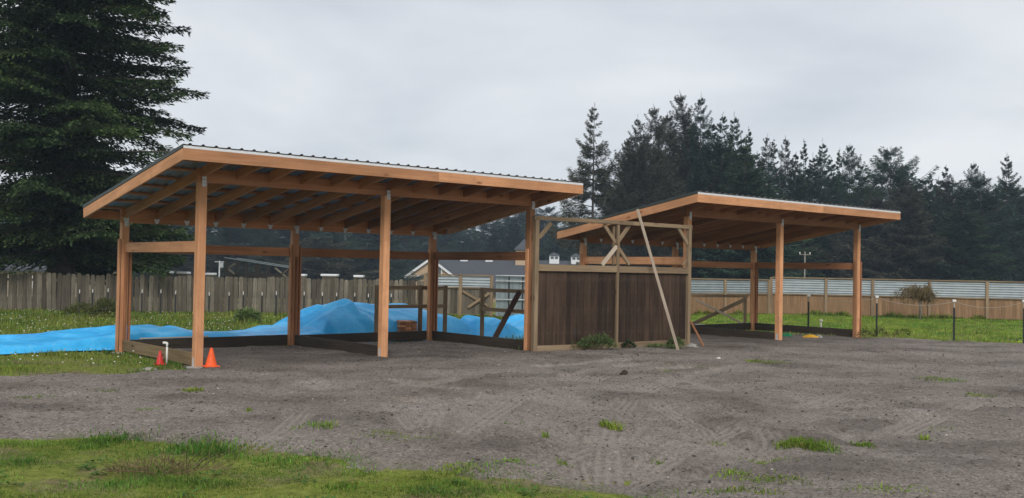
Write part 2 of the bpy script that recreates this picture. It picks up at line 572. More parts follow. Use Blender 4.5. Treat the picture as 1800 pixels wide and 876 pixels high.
gx = axis(-18, 18, 0.25, 1200); gy = axis(5, 48, 0.25, 1200)
X, Y = np.meshgrid(gx, gy)
Z = ground_z(X, Y)
V = np.stack([X.ravel(), Y.ravel(), Z.ravel()], 1)
nx, ny = len(gx), len(gy)
i = np.arange(nx * ny).reshape(ny, nx)
Fq = np.stack([i[:-1, :-1].ravel(), i[:-1, 1:].ravel(), i[1:, 1:].ravel(), i[1:, :-1].ravel()], 1)
GROUNDMAT = ground_mat()
ground = link('ground', mesh('ground', V, Fq, smooth=True), GROUNDMAT)
tag(ground, 'green and brown field turf around the gravel yard', kind='structure')

# gravel yard: an irregular sheet whose rim dives under the turf
edge_px = [(-140, 768), (-20, 764), (121, 760), (200, 757), (262, 772), (330, 788), (430, 784), (500, 790), (590, 796), (640, 816),
           (740, 815), (850, 832), (930, 832), (1000, 842), (1100, 856), (1190, 884)]
poly = [tuple(gpt(*p)[:2]) for p in edge_px]
poly += [(2.4, 5.6), (6, 4.6), (12, 4.6), (20, 12), (24, 26)]
poly += [tuple(gpt(*p)[:2]) for p in [(1800, 604), (1740, 602), (1678, 599), (1600, 594), (1540, 592)]]
poly += [s2(2 * BAY + .35, .2), s2(2 * BAY + .15, DEP + .1), s2(-.4, DEP + .1), (3.4, 25.2), (0.9, 23.2), s1(2 * BAY + .15, .2), s1(2 * BAY + .12, DEP + .12),
         s1(-.05, DEP + .12), s1(-.02, 0.6), s1(-.1, .1)]
poly += [tuple(gpt(*p)[:2]) for p in [(330, 650), (270, 650), (200, 655), (121, 656), (0, 660), (-160, 668)]]
P = np.array(poly)


def poly_sd(x, y):
    """signed distance to the yard outline, positive inside"""
    d = np.full(x.shape, 1e9); ins = np.zeros(x.shape, bool)
    for k in range(len(P)):
        a, b = P[k], P[(k + 1) % len(P)]
        ab = b - a
        t = np.clip(((x - a[0]) * ab[0] + (y - a[1]) * ab[1]) / (ab @ ab), 0, 1)
        d = np.minimum(d, np.hypot(x - a[0] - t * ab[0], y - a[1] - t * ab[1]))
        c = ((a[1] > y) != (b[1] > y)) & (x < (b[0] - a[0]) * (y - a[1]) / (b[1] - a[1] + 1e-12) + a[0])
        ins ^= c
    return np.where(ins, d, -d)


# wheel tracks: centre lines on the ground (photo points), each a pair of tyre ruts
track_px = [[(560, 800), (620, 760), (660, 720), (760, 690), (880, 672), (1000, 655), (1160, 640)],
            [(900, 860), (925, 800), (960, 750), (1010, 700), (1120, 660), (1260, 640)],
            [(1010, 880), (1120, 820), (1230, 770), (1180, 720), (1060, 690), (930, 665)],
            [(700, 690), (830, 700), (960, 730), (1070, 760), (1190, 800), (1330, 830)],
            [(1240, 880), (1350, 800), (1480, 740), (1620, 700)],
            [(840, 880), (860, 800), (840, 740), (740, 700), (620, 670)],
            [(1500, 860), (1430, 800), (1320, 740), (1200, 690), (1100, 660)]]


def resample(pts, step=0.05):
    pts = np.array(pts)
    # Catmull-Rom
    out = []
    for k in range(len(pts) - 1):
        p0, p1, p2, p3 = pts[max(k - 1, 0)], pts[k], pts[k + 1], pts[min(k + 2, len(pts) - 1)]
        for t in np.linspace(0, 1, 30, endpoint=False):
            out.append(.5 * (2 * p1 + (p2 - p0) * t + (2 * p0 - 5 * p1 + 4 * p2 - p3) * t * t + (3 * p1 - p0 - 3 * p2 + p3) * t ** 3))
    out = np.array(out)
    s = np.r_[0, np.cumsum(np.hypot(*np.diff(out, axis=0).T))]
    q = np.arange(0, s[-1], step)
    return np.stack([np.interp(q, s, out[:, 0]), np.interp(q, s, out[:, 1])], 1), q


ys = [5.0]
while ys[-1] < 30.5: ys.append(ys[-1] + max(0.02, 0.0029 * ys[-1]))
ys = np.array(ys); xs = np.arange(-13.5, 20.0, 0.035)
X, Y = np.meshgrid(xs, ys)
keep = np.abs(X) < 0.62 * Y + 1.2
SD = poly_sd(X, Y) + 0.30 * fbm(X * 1.1, Y * 1.1, 4) + 0.10 * fbm(X * 5, Y * 5, 3)
Zg = ground_z(X, Y)
rim = sstep(-0.25, 0.45, SD)
H = -0.05 + 0.115 * rim
H += rim * (0.012 * fbm(X * .8, Y * .8, 3) + 0.020 * np.abs(fbm(X * 2.6, Y * 3.6, 4)) + 0.020 * fbm(X * 9, Y * 9, 3))
damp = sstep(0.05, 0.42, fbm(X * 0.75 + 3, Y * 1.5 + 8, 4)) * 0.5
TR = np.zeros(X.shape); LUG = np.zeros(X.shape)
for tp in track_px:
    cl, q = resample([tuple(gpt(*p)[:2]) for p in tp])
    tg = np.gradient(cl, axis=0); tg /= np.hypot(*tg.T)[:, None]
    for side in (-0.75, 0.75):
        c2 = cl + np.stack([-tg[:, 1], tg[:, 0]], 1) * side
        # coarse grid search
        for k0 in range(0, len(c2), 16):
            seg = c2[max(0, k0 - 1):k0 + 17]; sq = q[max(0, k0 - 1):k0 + 17]
            lo, hi = seg.min(0) - .35, seg.max(0) + .35
            jx = slice(*np.searchsorted(xs, [lo[0], hi[0]])); jy = slice(*np.searchsorted(ys, [lo[1], hi[1]]))
            xx, yy = X[jy, jx], Y[jy, jx]
            if xx.size == 0: continue
            dd = np.hypot(xx[..., None] - seg[:, 0], yy[..., None] - seg[:, 1])
            kk = dd.argmin(-1); dm = dd.min(-1)
            sgn = (xx - seg[kk, 0]) * -tg[np.minimum(k0 + kk, len(tg) - 1), 1] + (yy - seg[kk, 1]) * tg[np.minimum(k0 + kk, len(tg) - 1), 0]
            w = sstep(0.24, 0.15, dm) * (0.15 + 0.85 * sstep(-.12, .25, fbm(xx * .9 + 40, yy * .9, 3)))
            lug = .7 * np.cos(2 * math.pi * sgn / 0.095) + .3 * np.sin(2 * math.pi * (sq[kk] + np.abs(sgn) * 0.7) / 0.15)
            new = w > TR[jy, jx]
            H[jy, jx] = np.where(new, H[jy, jx] * (1 - .75 * w) + w * (0.004 + 0.013 * lug) - .012 * w + 0.012 * sstep(.14, .2, dm) * w, H[jy, jx])
            LUG[jy, jx] = np.where(new, lug, LUG[jy, jx])
            TR[jy, jx] = np.maximum(TR[jy, jx], w)
# trodden loose soil under and in front of the two roofs
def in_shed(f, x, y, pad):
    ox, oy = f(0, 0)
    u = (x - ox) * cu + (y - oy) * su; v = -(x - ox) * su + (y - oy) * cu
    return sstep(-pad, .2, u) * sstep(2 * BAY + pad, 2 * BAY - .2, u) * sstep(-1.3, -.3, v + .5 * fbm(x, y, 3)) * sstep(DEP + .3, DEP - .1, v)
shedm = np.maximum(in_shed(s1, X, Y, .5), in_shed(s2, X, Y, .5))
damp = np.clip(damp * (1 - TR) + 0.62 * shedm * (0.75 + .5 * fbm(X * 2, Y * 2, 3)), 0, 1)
for f_, n_p in ((s1, 0), (s2, 0)):  # contact shadow round each post foot, painted into the ground colour
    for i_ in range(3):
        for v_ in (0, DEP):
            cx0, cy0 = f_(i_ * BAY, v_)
            damp = np.maximum(damp, .85 * sstep(.42, .10, np.hypot(X - cx0, Y - cy0) + .25 * fbm(X * 4, Y * 4, 3)))  # adds the painted post-foot shade to the damp mask
moss = sstep(0.45, -0.1, SD) * 0.6 * sstep(-.2, .3, fbm(X * 3, Y * 3, 3)) + 0.0 * sstep(0.22, .5, fbm(X * .6 + 80, Y * 1.1 + 5, 4)) * sstep(14, 8, Y)
C = np.stack([np.clip(TR * (.38 + .55 * LUG), 0, 1), 0.8 * damp, np.clip(moss, 0, 1)], -1)  # green: damp soil plus painted post-foot shade
V = np.stack([X, Y, Zg + H], -1).reshape(-1, 3)
nY, nX = X.shape
idx = np.arange(nX * nY).reshape(nY, nX)
ok = (SD > -0.45) & keep
okq = ok[:-1, :-1] & ok[:-1, 1:] & ok[1:, 1:] & ok[1:, :-1]
Fq = np.stack([idx[:-1, :-1][okq], idx[:-1, 1:][okq], idx[1:, 1:][okq], idx[1:, :-1][okq]], 1)
used = np.unique(Fq); rem = np.full(nX * nY, -1); rem[used] = np.arange(len(used))
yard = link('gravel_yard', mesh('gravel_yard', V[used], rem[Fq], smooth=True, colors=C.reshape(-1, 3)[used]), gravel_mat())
tag(yard, 'grey brown gravel yard with wheel tracks in front of the sheds', kind='structure')
# the turf sheet lies a little lower under the gravel so the wheel ruts never cut through to it
gco = np.empty(len(ground.data.vertices) * 3, np.float32); ground.data.vertices.foreach_get('co', gco); gco = gco.reshape(-1, 3)
near_ = (np.abs(gco[:, 0]) < 25) & (gco[:, 1] > 3) & (gco[:, 1] < 32)
gco[near_, 2] -= .06 * sstep(.45, .95, poly_sd(gco[near_, 0], gco[near_, 1]))
ground.data.vertices.foreach_set('co', gco.ravel()); ground.data.update()


def yard_sd(x, y):
    jx = np.clip(np.searchsorted(xs, x), 0, len(xs) - 1); jy = np.clip(np.searchsorted(ys, y), 0, len(ys) - 1)
    return SD[jy, jx]


def surf_z(x, y):
    """top of ground or gravel"""
    x = np.asarray(x, float); y = np.asarray(y, float)
    g = ground_z(x, y)
    jx = np.clip(np.searchsorted(xs, x), 0, len(xs) - 1); jy = np.clip(np.searchsorted(ys, y), 0, len(ys) - 1)
    inside = (SD[jy, jx] > -0.4) & (y > 5) & (y < 30) & (x > -13.4) & (x < 19.9)
    return np.where(inside, np.maximum(g, (Zg + H)[jy, jx]), g)


def sz(x, y): return float(surf_z(np.array([x]), np.array([y]))[0])


# ------------------------------------------------------------------ the two open timber sheds
def ribbed_sheet(width, length, nrib, name='roof_sheet'):
    """trapezoid-rib metal sheet: ribs run along Y"""
    prof = []
    p = width / nrib
    for k in range(nrib):
        x0 = k * p
        prof += [(x0, 0), (x0 + p / 2 - .030, 0), (x0 + p / 2 - .014, .024), (x0 + p / 2 + .014, .024), (x0 + p / 2 + .030, 0)]
    prof.append((width, 0))
    vs = [(x, y, z) for y in (0, length) for (x, z) in prof]
    n = len(prof)
    return mesh(name, vs, [(k, k + 1, n + k + 1, n + k) for k in range(n - 1)])


hang_v = []
for yy in (-.004, .004):
    hang_v += [(-.062, yy, .04), (.062, yy, .04), (.018, yy, -.05), (-.018, yy, -.05)]
hang_me = mesh('hanger', hang_v, [(0, 1, 2, 3), (7, 6, 5, 4), (0, 4, 5, 1), (1, 5, 6, 2), (2, 6, 7, 3), (3, 7, 4, 0)])
hang_me.materials.append(GALV)
# strap plate with nail dimples: three raised lobes
strap_v, strap_f = [], []
for k, z0 in enumerate((-.09, -.03, .03)):
    for (x, z, d) in ((-.04, z0, 0), (.04, z0, 0), (.04, z0 + .058, 0), (-.04, z0 + .058, 0), (-.026, z0 + .012, -.008), (.026, z0 + .012, -.008), (.026, z0 + .046, -.008), (-.026, z0 + .046, -.008)):
        strap_v.append((x, d - .003, z))
    b = 8 * k
    strap_f += [(b + 0, b + 1, b + 5, b + 4), (b + 1, b + 2, b + 6, b + 5), (b + 2, b + 3, b + 7, b + 6), (b + 3, b + 0, b + 4, b + 7), (b + 4, b + 5, b + 6, b + 7)]
strap_me = mesh('strap_plate', strap_v, strap_f); strap_me.materials.append(GALV)


def build_shed(label, x0, y0, a, a2, o, r, hF=3.07, hR=2.475, left_kick=TREATED):
    R = empty('timber_shed', (x0, y0, 0), YAW)
    tag(R, label, 'shed', 'open timber sheds')
    ff, fr = 3.315, 2.54
    k = (ff - fr) / (DEP + o + r)
    zb = lambda v: ff - k * (v + o)
    W0, W1 = -a, 2 * BAY + a2
    B = lambda name, p0, p1, w, h, mat, **kw: board(name, p0, p1, w, h, mat, R, **kw)
    # posts, with footing, base bracket and strap
    for i_ in range(3):
        for v, top in ((0, hF), (DEP, hR)):
            u = i_ * BAY
            gz = sz(*((s1 if x0 < 0 else s2)(u, v)))
            ps = vpost('post', u, v, gz - .02, top, .14, .14, FIR, R)
            link('strap_plate', strap_me, None, R, Matrix.Translation((u + .012, v - .0745, top + .02)))
            if i_ == 0: lathe('footing', [(.17, -.1), (.185, gz + .004), (.16, gz + .016), (0.02, gz + .018)], CONC, R, 14, (u, v, 0))
            B('base_bracket', (u - .073, v, gz), (u - .073, v, gz + .16), .06, .005, GALV, up=(1, 0, 0))
            if v > 0 or i_ == 2:
                # slot boards nailed on the post for hanging panels
                B('slot_board', (u + .112, v - .045, gz), (u + .112, v - .045, 2.13), .085, .034, FIR2, up=(1, 0, 0))
                B('slot_board', (u - .112, v - .045, gz), (u - .112, v - .045, 2.16), .085, .034, FIR, up=(1, 0, 0))
                if v > 0:
                    B('slot_board', (u + .005, v - .096, gz), (u + .005, v - .096, 1.90), .05, .035, FIR2, up=(1, 0, 0))
    # beams
    for nm, v, z0, h in (('front_beam', 0, hF, .235), ('rear_beam', DEP, hR, .262)):
        B(nm, (-.085, v, z0 + h / 2), (2 * BAY + .10, v, z0 + h / 2), .089, h, FIR2)
    # rafters and joist hangers
    for j in range(13):
        u = j * .61
        v0, v1 = -o + .02, DEP - .047
        n_ = Vector((0, k, 1)).normalized()
        B('rafter', (u, v0, zb(v0) + .092), (u, v1, zb(v1) + .092), .038, .175, FIR2, up=tuple(n_))
        link('hanger', hang_me, None, R, Matrix.Translation((u, DEP - .051, zb(DEP) - .02)))
    # barge boards, fascias
    n_ = Vector((0, k, 1)).normalized()
    for u in (W0, W1):
        B('barge_board', (u, -o, zb(-o) + .0925), (u, DEP + r + .03, zb(DEP + r + .03) + .0925), .038, .185, FIR, up=tuple(n_))
        B('rake_trim', (u, -o - .02, zb(-o - .02) + .222), (u, DEP + r + .06, zb(DEP + r + .06) + .222), .05, .055, DARKTRIM, up=tuple(n_))
    js = W0 + .025 + .565 * (W1 - W0)
    B('front_fascia', (W0 - .02, -o - .02, ff + .092), (js, -o - .02, ff + .092), .038, .185, FIR)
    B('front_fascia', (js + .004, -o - .02, ff + .0925), (W1 + .02, -o - .02, ff + .0925), .038, .185, FIR)
    B('rear_fascia', (W0 + .02, DEP + r + .068, fr + .08), (W1 - .02, DEP + r + .068, fr + .08), .038, .17, FIR2)
    B('drip_edge', (W0 - .02, -o - .034, ff + .205), (W1 + .02, -o - .034, ff + .205), .012, .045, WHITE)
    # purlins
    nP = int((DEP + o + r) / .58) + 1
    for j in range(nP):
        v = -o + .06 + j * (DEP + o + r - .1) / (nP - 1)
        B('purlin', (W0 + .021, v, zb(v) + .206), (W1 - .021, v, zb(v) + .206), .089, .036, FIR2, up=tuple(n_))
    # roof sheets
    wid = .914; total = W1 - W0 + .06; ns = int(math.ceil(total / wid)); wid = total / ns
    L = (DEP + o + r + .16) / math.cos(math.atan(k))
    sm = ribbed_sheet(wid, L, 4); sm.materials.append(ROOFM)
    for j in range(ns):
        M = Matrix.Translation((W0 - .03 + j * wid, -o - .06, zb(-o - .06) + .232)) @ Matrix.Rotation(-math.atan(k), 4, 'X')
        link('roof_sheet', sm, None, R, M)
    # rails at two metres
    zr = 1.995
    for (p, q) in (((0, .08), (0, DEP - .07)), ((.13, DEP), (BAY - .13, DEP)), ((BAY + .13, DEP), (2 * BAY - .13, DEP)), ((2 * BAY, .08), (2 * BAY, DEP - .07))):
        dz = random.uniform(-.012, .012)
        B('rail', (p[0], p[1], zr + dz), (q[0], q[1], zr + dz), .038, .184, FIR if p[0] == 0 and p[1] < 1 else FIR2)
    # kickboards
    for (p, q, mt) in (((-.0, .08), (-.0, DEP - .08), left_kick), ((.13, DEP), (BAY - .13, DEP), TREATED_DARK), ((BAY + .13, DEP), (2 * BAY - .13, DEP), TREATED_DARK),
                       ((2 * BAY, .08), (2 * BAY, DEP - .08), TREATED_DARK), ((BAY, .08), (BAY, DEP - .12), TREATED_DARK)):
        B('kickboard', (p[0], p[1], .105), (q[0], q[1], .12), .038, .215, mt)
    return R


build_shed('near open fronted timber shed with orange cone at its corner post', S1X, S1Y, .74, .52, 1.0, .05)
build_shed('far open fronted timber shed beyond the dark plank screen', S2X, S2Y, .735, .66, .89, .17, hF=3.05, hR=2.455)

# ------------------------------------------------------------------ dark plank screen between the sheds
PX0, PY0 = 0.50, 21.60
PYAW = math.atan2(24.0 - PY0, 4.10 - PX0); PL = math.hypot(24.0 - PY0, 4.10 - PX0)
scr = empty('plank_screen', (PX0, PY0, 0), PYAW)
tag(scr, 'dark brown plank screen in a tan timber frame between the sheds', 'screen wall')
pp = lambda px, py: onplane(px, py, (PX0, PY0), PYAW)
sm_ = pp(1083.5, 500)[0]
vpost('post', 0, 0, -.02, 2.80, .10, .10, TANFRAME, scr)
vpost('post', PL, 0, -.02, 2.80, .09, .10, TANFRAME, scr)
vpost('post', sm_, -.03, .03, 2.74, .062, .06, TANFRAME, scr)
vpost('post', sm_ - .07, .035, 1.86, 2.71, .05, .05, TANFRAME, scr)
board('top_rail', (-.08, -.0, 2.805), (PL * .6, -.0, 2.79), .10, .085, TANFRAME, scr)
board('top_rail', (PL * .6 + .005, 0, 2.79), (PL + .06, 0, 2.775), .10, .085, TANFRAME, scr)
board('middle_rail', (.055, -.01, 1.765), (sm_ - .034, -.01, 1.765), .09, .14, TANFRAME, scr)
board('middle_rail', (sm_ + .034, -.01, 1.762), (PL - .05, -.01, 1.762), .09, .14, TANFRAME, scr)
board('bottom_board', (.055, -.015, .055), (sm_ - .034, -.015, .06), .04, .16, TANFRAME, scr)
board('bottom_board', (sm_ + .034, -.015, .07), (PL - .05, -.015, .10), .04, .16, TANFRAME, scr)
xx = .062
while xx < PL - .06:
    w = random.uniform(.12, .215)
    w = min(w, PL - .05 - xx)
    c = xx + w / 2
    if w > .04:
        d = random.uniform(-.004, .006)
        vpost('plank', c, .012 + d, .13, 1.70, w - .004, .019, BROWN, scr, ch=.003)
    xx += w + .0015


def brace(a, b, y=-.005, w=.04, h=.085, mat=TANFRAME):
    (sa, za), (sb, zb_) = pp(*a), pp(*b)
    board('brace', (sa, y, za), (sb, y, zb_), w, h, mat, scr)


cx = lambda x, y: (900 + x / 2.737, 340 + y / 2.737)
brace(cx(128, 215), cx(187, 143))
brace(cx(445, 150), cx(502, 238), .02)
brace(cx(572, 150), cx(512, 236), .03)
brace(cx(428, 345), cx(500, 255), -.03, mat=PALE)
brace(cx(512, 262), cx(566, 343), .01)
brace(cx(798, 165), cx(846, 246))
brace(cx(826, 348), cx(858, 305), .03, h=.05)

# pole and stick leaning on the screen
pb = gpt(1192, 616)
prow = pp(1124, 394)
pt = Vector((PX0 + prow[0] * math.cos(PYAW) + .07 * math.sin(PYAW), PY0 + prow[0] * math.sin(PYAW) - .07 * math.cos(PYAW), 2.80))
pt2 = pt + (pt - pb).normalized() * .33
tag(board('leaning_pole', (pb.x, pb.y, sz(pb.x, pb.y) - .01), pt2, .04, .062, PALE), 'long pale timber pole leaning on the dark plank screen', 'pole')
sb = gpt(1237, 611)
st_ = Vector((4.16, 23.96, .60))
tag(board('leaning_stick', (sb.x, sb.y, sz(sb.x, sb.y) - .01), st_, .03, .045, FIR2), 'short orange board leaning on the right end of the plank screen', 'board')

# ------------------------------------------------------------------ cones, pipe, small yard things
def cone(name, px, py, h, rb, mat, label):
    g = gpt(px, py); z = sz(g.x, g.y)
    R = empty(name, (g.x, g.y, z), .5)
    tag(R, label, 'cone')
    lathe('body', [(rb, .018), (rb * .97, .03), (rb * .25, h - .012), (rb * .22, h), (rb * .12, h)], mat, R, 28)
    b = rb * 1.26
    link('base', box_mesh(b * 2, b * 2, .02, mat, .006), None, R, Matrix.Translation((0, 0, .01)))
    return R


cone('traffic_cone', 371, 645, .315, .098, ORANGE, 'bright orange traffic cone standing right of the front corner post')
cone('traffic_cone', 281, 639, .24, .07, RED, 'small faded red cone beside the white pipe')

g = gpt(293, 638); z = sz(g.x, g.y)
R = empty('standpipe', (g.x, g.y, z)); tag(R, 'white plastic standpipe with an elbow by the left kickboard', 'pipe')
tube_obj('pipe', [(0, 0, -.05), (0, 0, .33)], .017, PLASTW, R, 10)
tube_obj('elbow', [(0, 0, .31), (0, 0, .345), (-.006, 0, .362), (-.03, 0, .368), (-.07, 0, .368)], [.023, .023, .023, .023, .023], PLASTW, R, 10)

# blue tarpaulins, laid out in the shed's own axes behind its rear wall
def crease(x, y):
    """crumpled-sheet noise: flat triangular facets with sharp folds, 0..1"""
    x = x + y * .577; y = y * 1.155
    xi = np.floor(x).astype(int); yi = np.floor(y).astype(int); fx = x - xi; fy = y - yi
    a = _perm[xi & 255, yi & 255]; b = _perm[(xi + 1) & 255, yi & 255]; c = _perm[xi & 255, (yi + 1) & 255]; d = _perm[(xi + 1) & 255, (yi + 1) & 255]
    lo = a + (b - a) * fx + (c - a) * fy; hi = d + (c - d) * (1 - fx) + (b - d) * (1 - fy)
    return np.where(fx + fy < 1, lo, hi)


def tarp(name, label, u0, u1, v0, v1, hfun, nu, nv, seed, mat=TARP, rough=1.0):
    u = np.linspace(u0, u1, nu); v = np.linspace(v0, v1, nv)
    U, Vv = np.meshgrid(u, v)
    edge = np.minimum(np.minimum(U - u0, u1 - U), np.minimum(Vv - v0, v1 - Vv))
    h = hfun(U, Vv)
    cr = crease(U * 1.15 + seed, Vv * 1.5 + .5 * U) * .20 + crease(U * 2.3 - Vv * 1.2, Vv * 1.9 + seed) * .19 + crease(U * 6.3 + Vv * 2, Vv * 5.1 - seed) * .025
    h = np.maximum(h, 0) + rough * cr * sstep(0, .35, edge) * (0.4 + sstep(.05, .4, h)) + .03
    U2 = U + .16 * fbm(U * .8 + seed, Vv * .8, 3); V2 = Vv + .22 * fbm(U * .7, Vv * .7 + seed, 3)
    x = S1X + U2 * cu - V2 * su; y = S1Y + U2 * su + V2 * cu
    z = h + surf_z(x, y)
    o0 = np.array([x.mean(), y.mean(), 0])
    vs = np.stack([x, y, z], -1).reshape(-1, 3) - o0
    ii = np.arange(nu * nv).reshape(nv, nu)
    f = np.stack([ii[:-1, :-1].ravel(), ii[:-1, 1:].ravel(), ii[1:, 1:].ravel(), ii[1:, :-1].ravel()], 1)
    ob = link(name, mesh(name, vs, f, smooth=False), mat, None, Matrix.Translation(o0))
    md = ob.modifiers.new('thickness', 'SOLIDIFY'); md.thickness = .006
    return tag(ob, label, 'tarpaulin', 'blue tarpaulins')


def h_low(u, v):
    base = .12 + .05 * np.sin(u * 1.3 + .5)
    return np.minimum(base, np.minimum((v - 4.0) * .75, (6.6 - v) * .5)) * sstep(-4.6, -3.2, u) * sstep(6.6, 4.8, u)


def h_mound(u, v):
    a = (u - 4.55) * .70; b = (9.6 - u) * .42; c = (v - 3.95) * .80; d = (6.9 - v) * .6
    e = ((u - 4.5) + (v - 3.9)) * .46
    f = ((9.9 - u) * .6 + (v - 3.9)) * .42
    fold = .10 * np.maximum(0, 1 - np.abs((u - 5.75) - .35 * (5.2 - v)) / .24) * sstep(3.95, 4.5, v)     # creases running down from the peak
    fold += .06 * np.maximum(0, 1 - np.abs((u - 6.0) + 1.3 * (v - 4.9)) / .22)
    hgt = .66 + .03 * (u - 5.2)
    g = .22 + (v - 3.95) * .36                                              # the slacker right-hand face
    g = np.where(u > 5.9, g, 9)
    return np.minimum.reduce([hgt, a, b, c, d, e, f, g]) + fold * sstep(4.4, 5.0, u)


def h_right(u, v):
    return np.minimum.reduce([.20 + .06 * np.sin(u * 2.1 + 2.2) + .04 * np.sin(u * 4.7), (u - 9.0) * .5, (12.6 - u) * .25, (v - 3.2) * .5, (5.4 - v) * .5])


tarp('blue_tarp', 'long low crumpled blue tarp behind the left bay of the near shed', -4.4, 6.2, 3.98, 6.6, h_low, 300, 80, 3.0, rough=1.3)
tarp('blue_tarp', 'blue tarp drawn tight over a high pile behind the near shed', 4.2, 9.7, 3.9, 7.0, h_mound, 170, 96, 9.0, rough=.36)
tarp('blue_tarp', 'smaller crumpled blue tarp on the grass right of the covered pile', 9.0, 12.6, 3.2, 5.5, h_right, 120, 70, 21.0, rough=1.2)

# batten lying on the rear kickboard, bundle of orange boards
R_ = s1(.35, DEP - .01); Q_ = s1(1.75, DEP + .0)
tag(board('batten', (R_[0], R_[1], .232), (Q_[0], Q_[1], .236), .06, .022, PALE), 'pale batten lying on the rear kickboard of the near shed', 'batten')
bl = dpt(715, 588, 24.75)
R = empty('lumber_bundle', (bl.x, bl.y, .04), .25); tag(R, 'small stack of orange boards in front of the blue tarp', 'lumber')
for k in range(2):
    board('skid', (-.17 + k * .30, -.22, .06), (-.17 + k * .30, .22, .06), .09, .12, TREATED, R)
for r_ in range(6):
    for c_ in range(3):
        board('plank', (-.145 + c_ * .142, -.26 + random.uniform(-.02, .02), .145 + r_ * .048), (-.145 + c_ * .142, .30, .145 + r_ * .048), .136, .043, FIR2 if (r_ + c_) % 3 else FIR, R)

# paddock rails beyond the near shed
def rail_fence(label, pts, zt, zl, brace_=None):
    R = empty('paddock_rail_fence', (pts[0][0], pts[0][1], 0)); tag(R, label, 'fence')
    o = Vector((pts[0][0], pts[0][1], 0))
    for (x, y) in pts: vpost('post', x - o.x, y - o.y, -.1, zt + .03, .10, .10, TANFRAME, R)
    for a, b in zip(pts[:-1], pts[1:]):
        for zz, hh in ((zt - .03, .09), (zl, .085)):
            board('rail', (a[0] - o.x, a[1] - o.y - .07, zz), (b[0] - o.x, b[1] - o.y - .07, zz), .04, hh, TANFRAME, R)
    if brace_: board('brace', Vector(brace_[0]) - o, Vector(brace_[1]) - o, .10, .11, DKRED, R)
    return R


A = [s1(5.95, 3.78), s1(7.18, 3.78), s1(7.92, 3.78)]
rail_fence('tan paddock rails in front of the blue covered pile', A, 1.27, .80)
A = [dpt(px, 590, d)[:2] for px, d in ((847, 25.4), (926, 24.2))]
rail_fence('tan paddock rails with a dark diagonal brace beside the near shed', A, 1.24, .74,
           ((-.42, 24.15, .0), (.20, 24.33, 1.21)))

# ------------------------------------------------------------------ grey picket fence at the back
FA, FB = Vector((-26.0, 35.6, 0)), Vector((-3.25, 38.7, 0))
fd = (FB - FA); fL = fd.length; fyaw = math.atan2(fd.y, fd.x)
pf = empty('picket_fence', FA, fyaw)
tag(pf, 'long weathered grey picket fence behind the blue tarps', 'fence')
dog = [(-.5, 0), (.5, 0), (.5, .94), (.28, 1), (-.28, 1), (-.5, .94)]


def picket_mesh(w, h, t):
    vs = []
    for yy in (-t / 2, t / 2):
        for (a, b) in dog:
            zz = b * h if b < .5 else h - (1 - b) / .06 * .045
            vs.append((zz, yy, a * w))                 # local X is up, so the grain runs upward
    f = [(0, 1, 2, 3, 4, 5)[::-1], (6, 7, 8, 9, 10, 11)] + [(k, (k + 1) % 6, 6 + (k + 1) % 6, 6 + k) for k in range(6)]
    me = mesh('picket', vs, f); me.materials.append(GREYP); return me


pick = [picket_mesh(.152, h, .018) for h in (1.30, 1.33, 1.355)]
UPX = Matrix(((0, 0, 1, 0), (0, 1, 0, 0), (1, 0, 0, 0), (0, 0, 0, 1)))
s = 0.0; kk = 0
while s < fL - .1:
    gz = float(ground_z(np.array([FA.x + s * math.cos(fyaw)]), np.array([FA.y + s * math.sin(fyaw)]))[0])
    jit = random.uniform(-.012, .012)
    M = Matrix.Translation((s + .08, random.uniform(-.006, .006), gz + .0 + jit)) @ Matrix.Rotation(random.uniform(-.02, .02), 4, 'Y') @ UPX
    link('picket', random.choice(pick), None, pf, M)
    s += .159 + random.uniform(0, .012) + (.02 if random.random() < .06 else 0)
for zz in (.35, 1.05):
    for j in range(8):
        a, b = j * fL / 8, (j + 1) * fL / 8 - .01
        board('rail', (a, .035, zz), (b, .035, zz), .04, .09, GREYP, pf)
for j in range(11):
    vpost('post', j * fL / 10 + (.05 if j == 0 else -.05), .10, -.2, 1.25, .09, .09, GREYP, pf)

# steel posts with white tips along the picket fence
def tpost(px, d, h, label, group, tip=.13, topcap=False):
    b = dpt(px, 550, d); z = sz(b.x, b.y)
    R = empty('steel_post', (b.x, b.y, z)); tag(R, label, 'post', group)
    hh = h - tip * .6
    vs = [(-.028, -.006, 0), (.028, -.006, 0), (.028, .0, 0), (.004, .0, 0), (.004, .028, 0), (-.004, .028, 0), (-.004, .0, 0), (-.028, .0, 0)]
    n = 8
    v = [(x, y, zz) for zz in (-.1, hh) for (x, y, _) in vs]
    f = [(k, (k + 1) % n, n + (k + 1) % n, n + k) for k in range(n)] + [tuple(range(n, 2 * n)), tuple(range(n - 1, -1, -1))]
    link('shaft', mesh('shaft', v, f), IRON, R)
    if topcap:
        link('insulator', box_mesh(.10, .07, .07, PLASTW, .012), None, R, Matrix.Translation((0, 0, h + .02)))
        board('sleeve', (0, 0, hh - .05), (0, 0, h), .04, .045, PALE, R, up=(1, 0, 0))
    else:
        lathe('insulator', [(.013, hh - .04), (.015, hh), (.011, h - .02), (.013, h), (.006, h + .012)], PLASTW, R, 8)
    return R


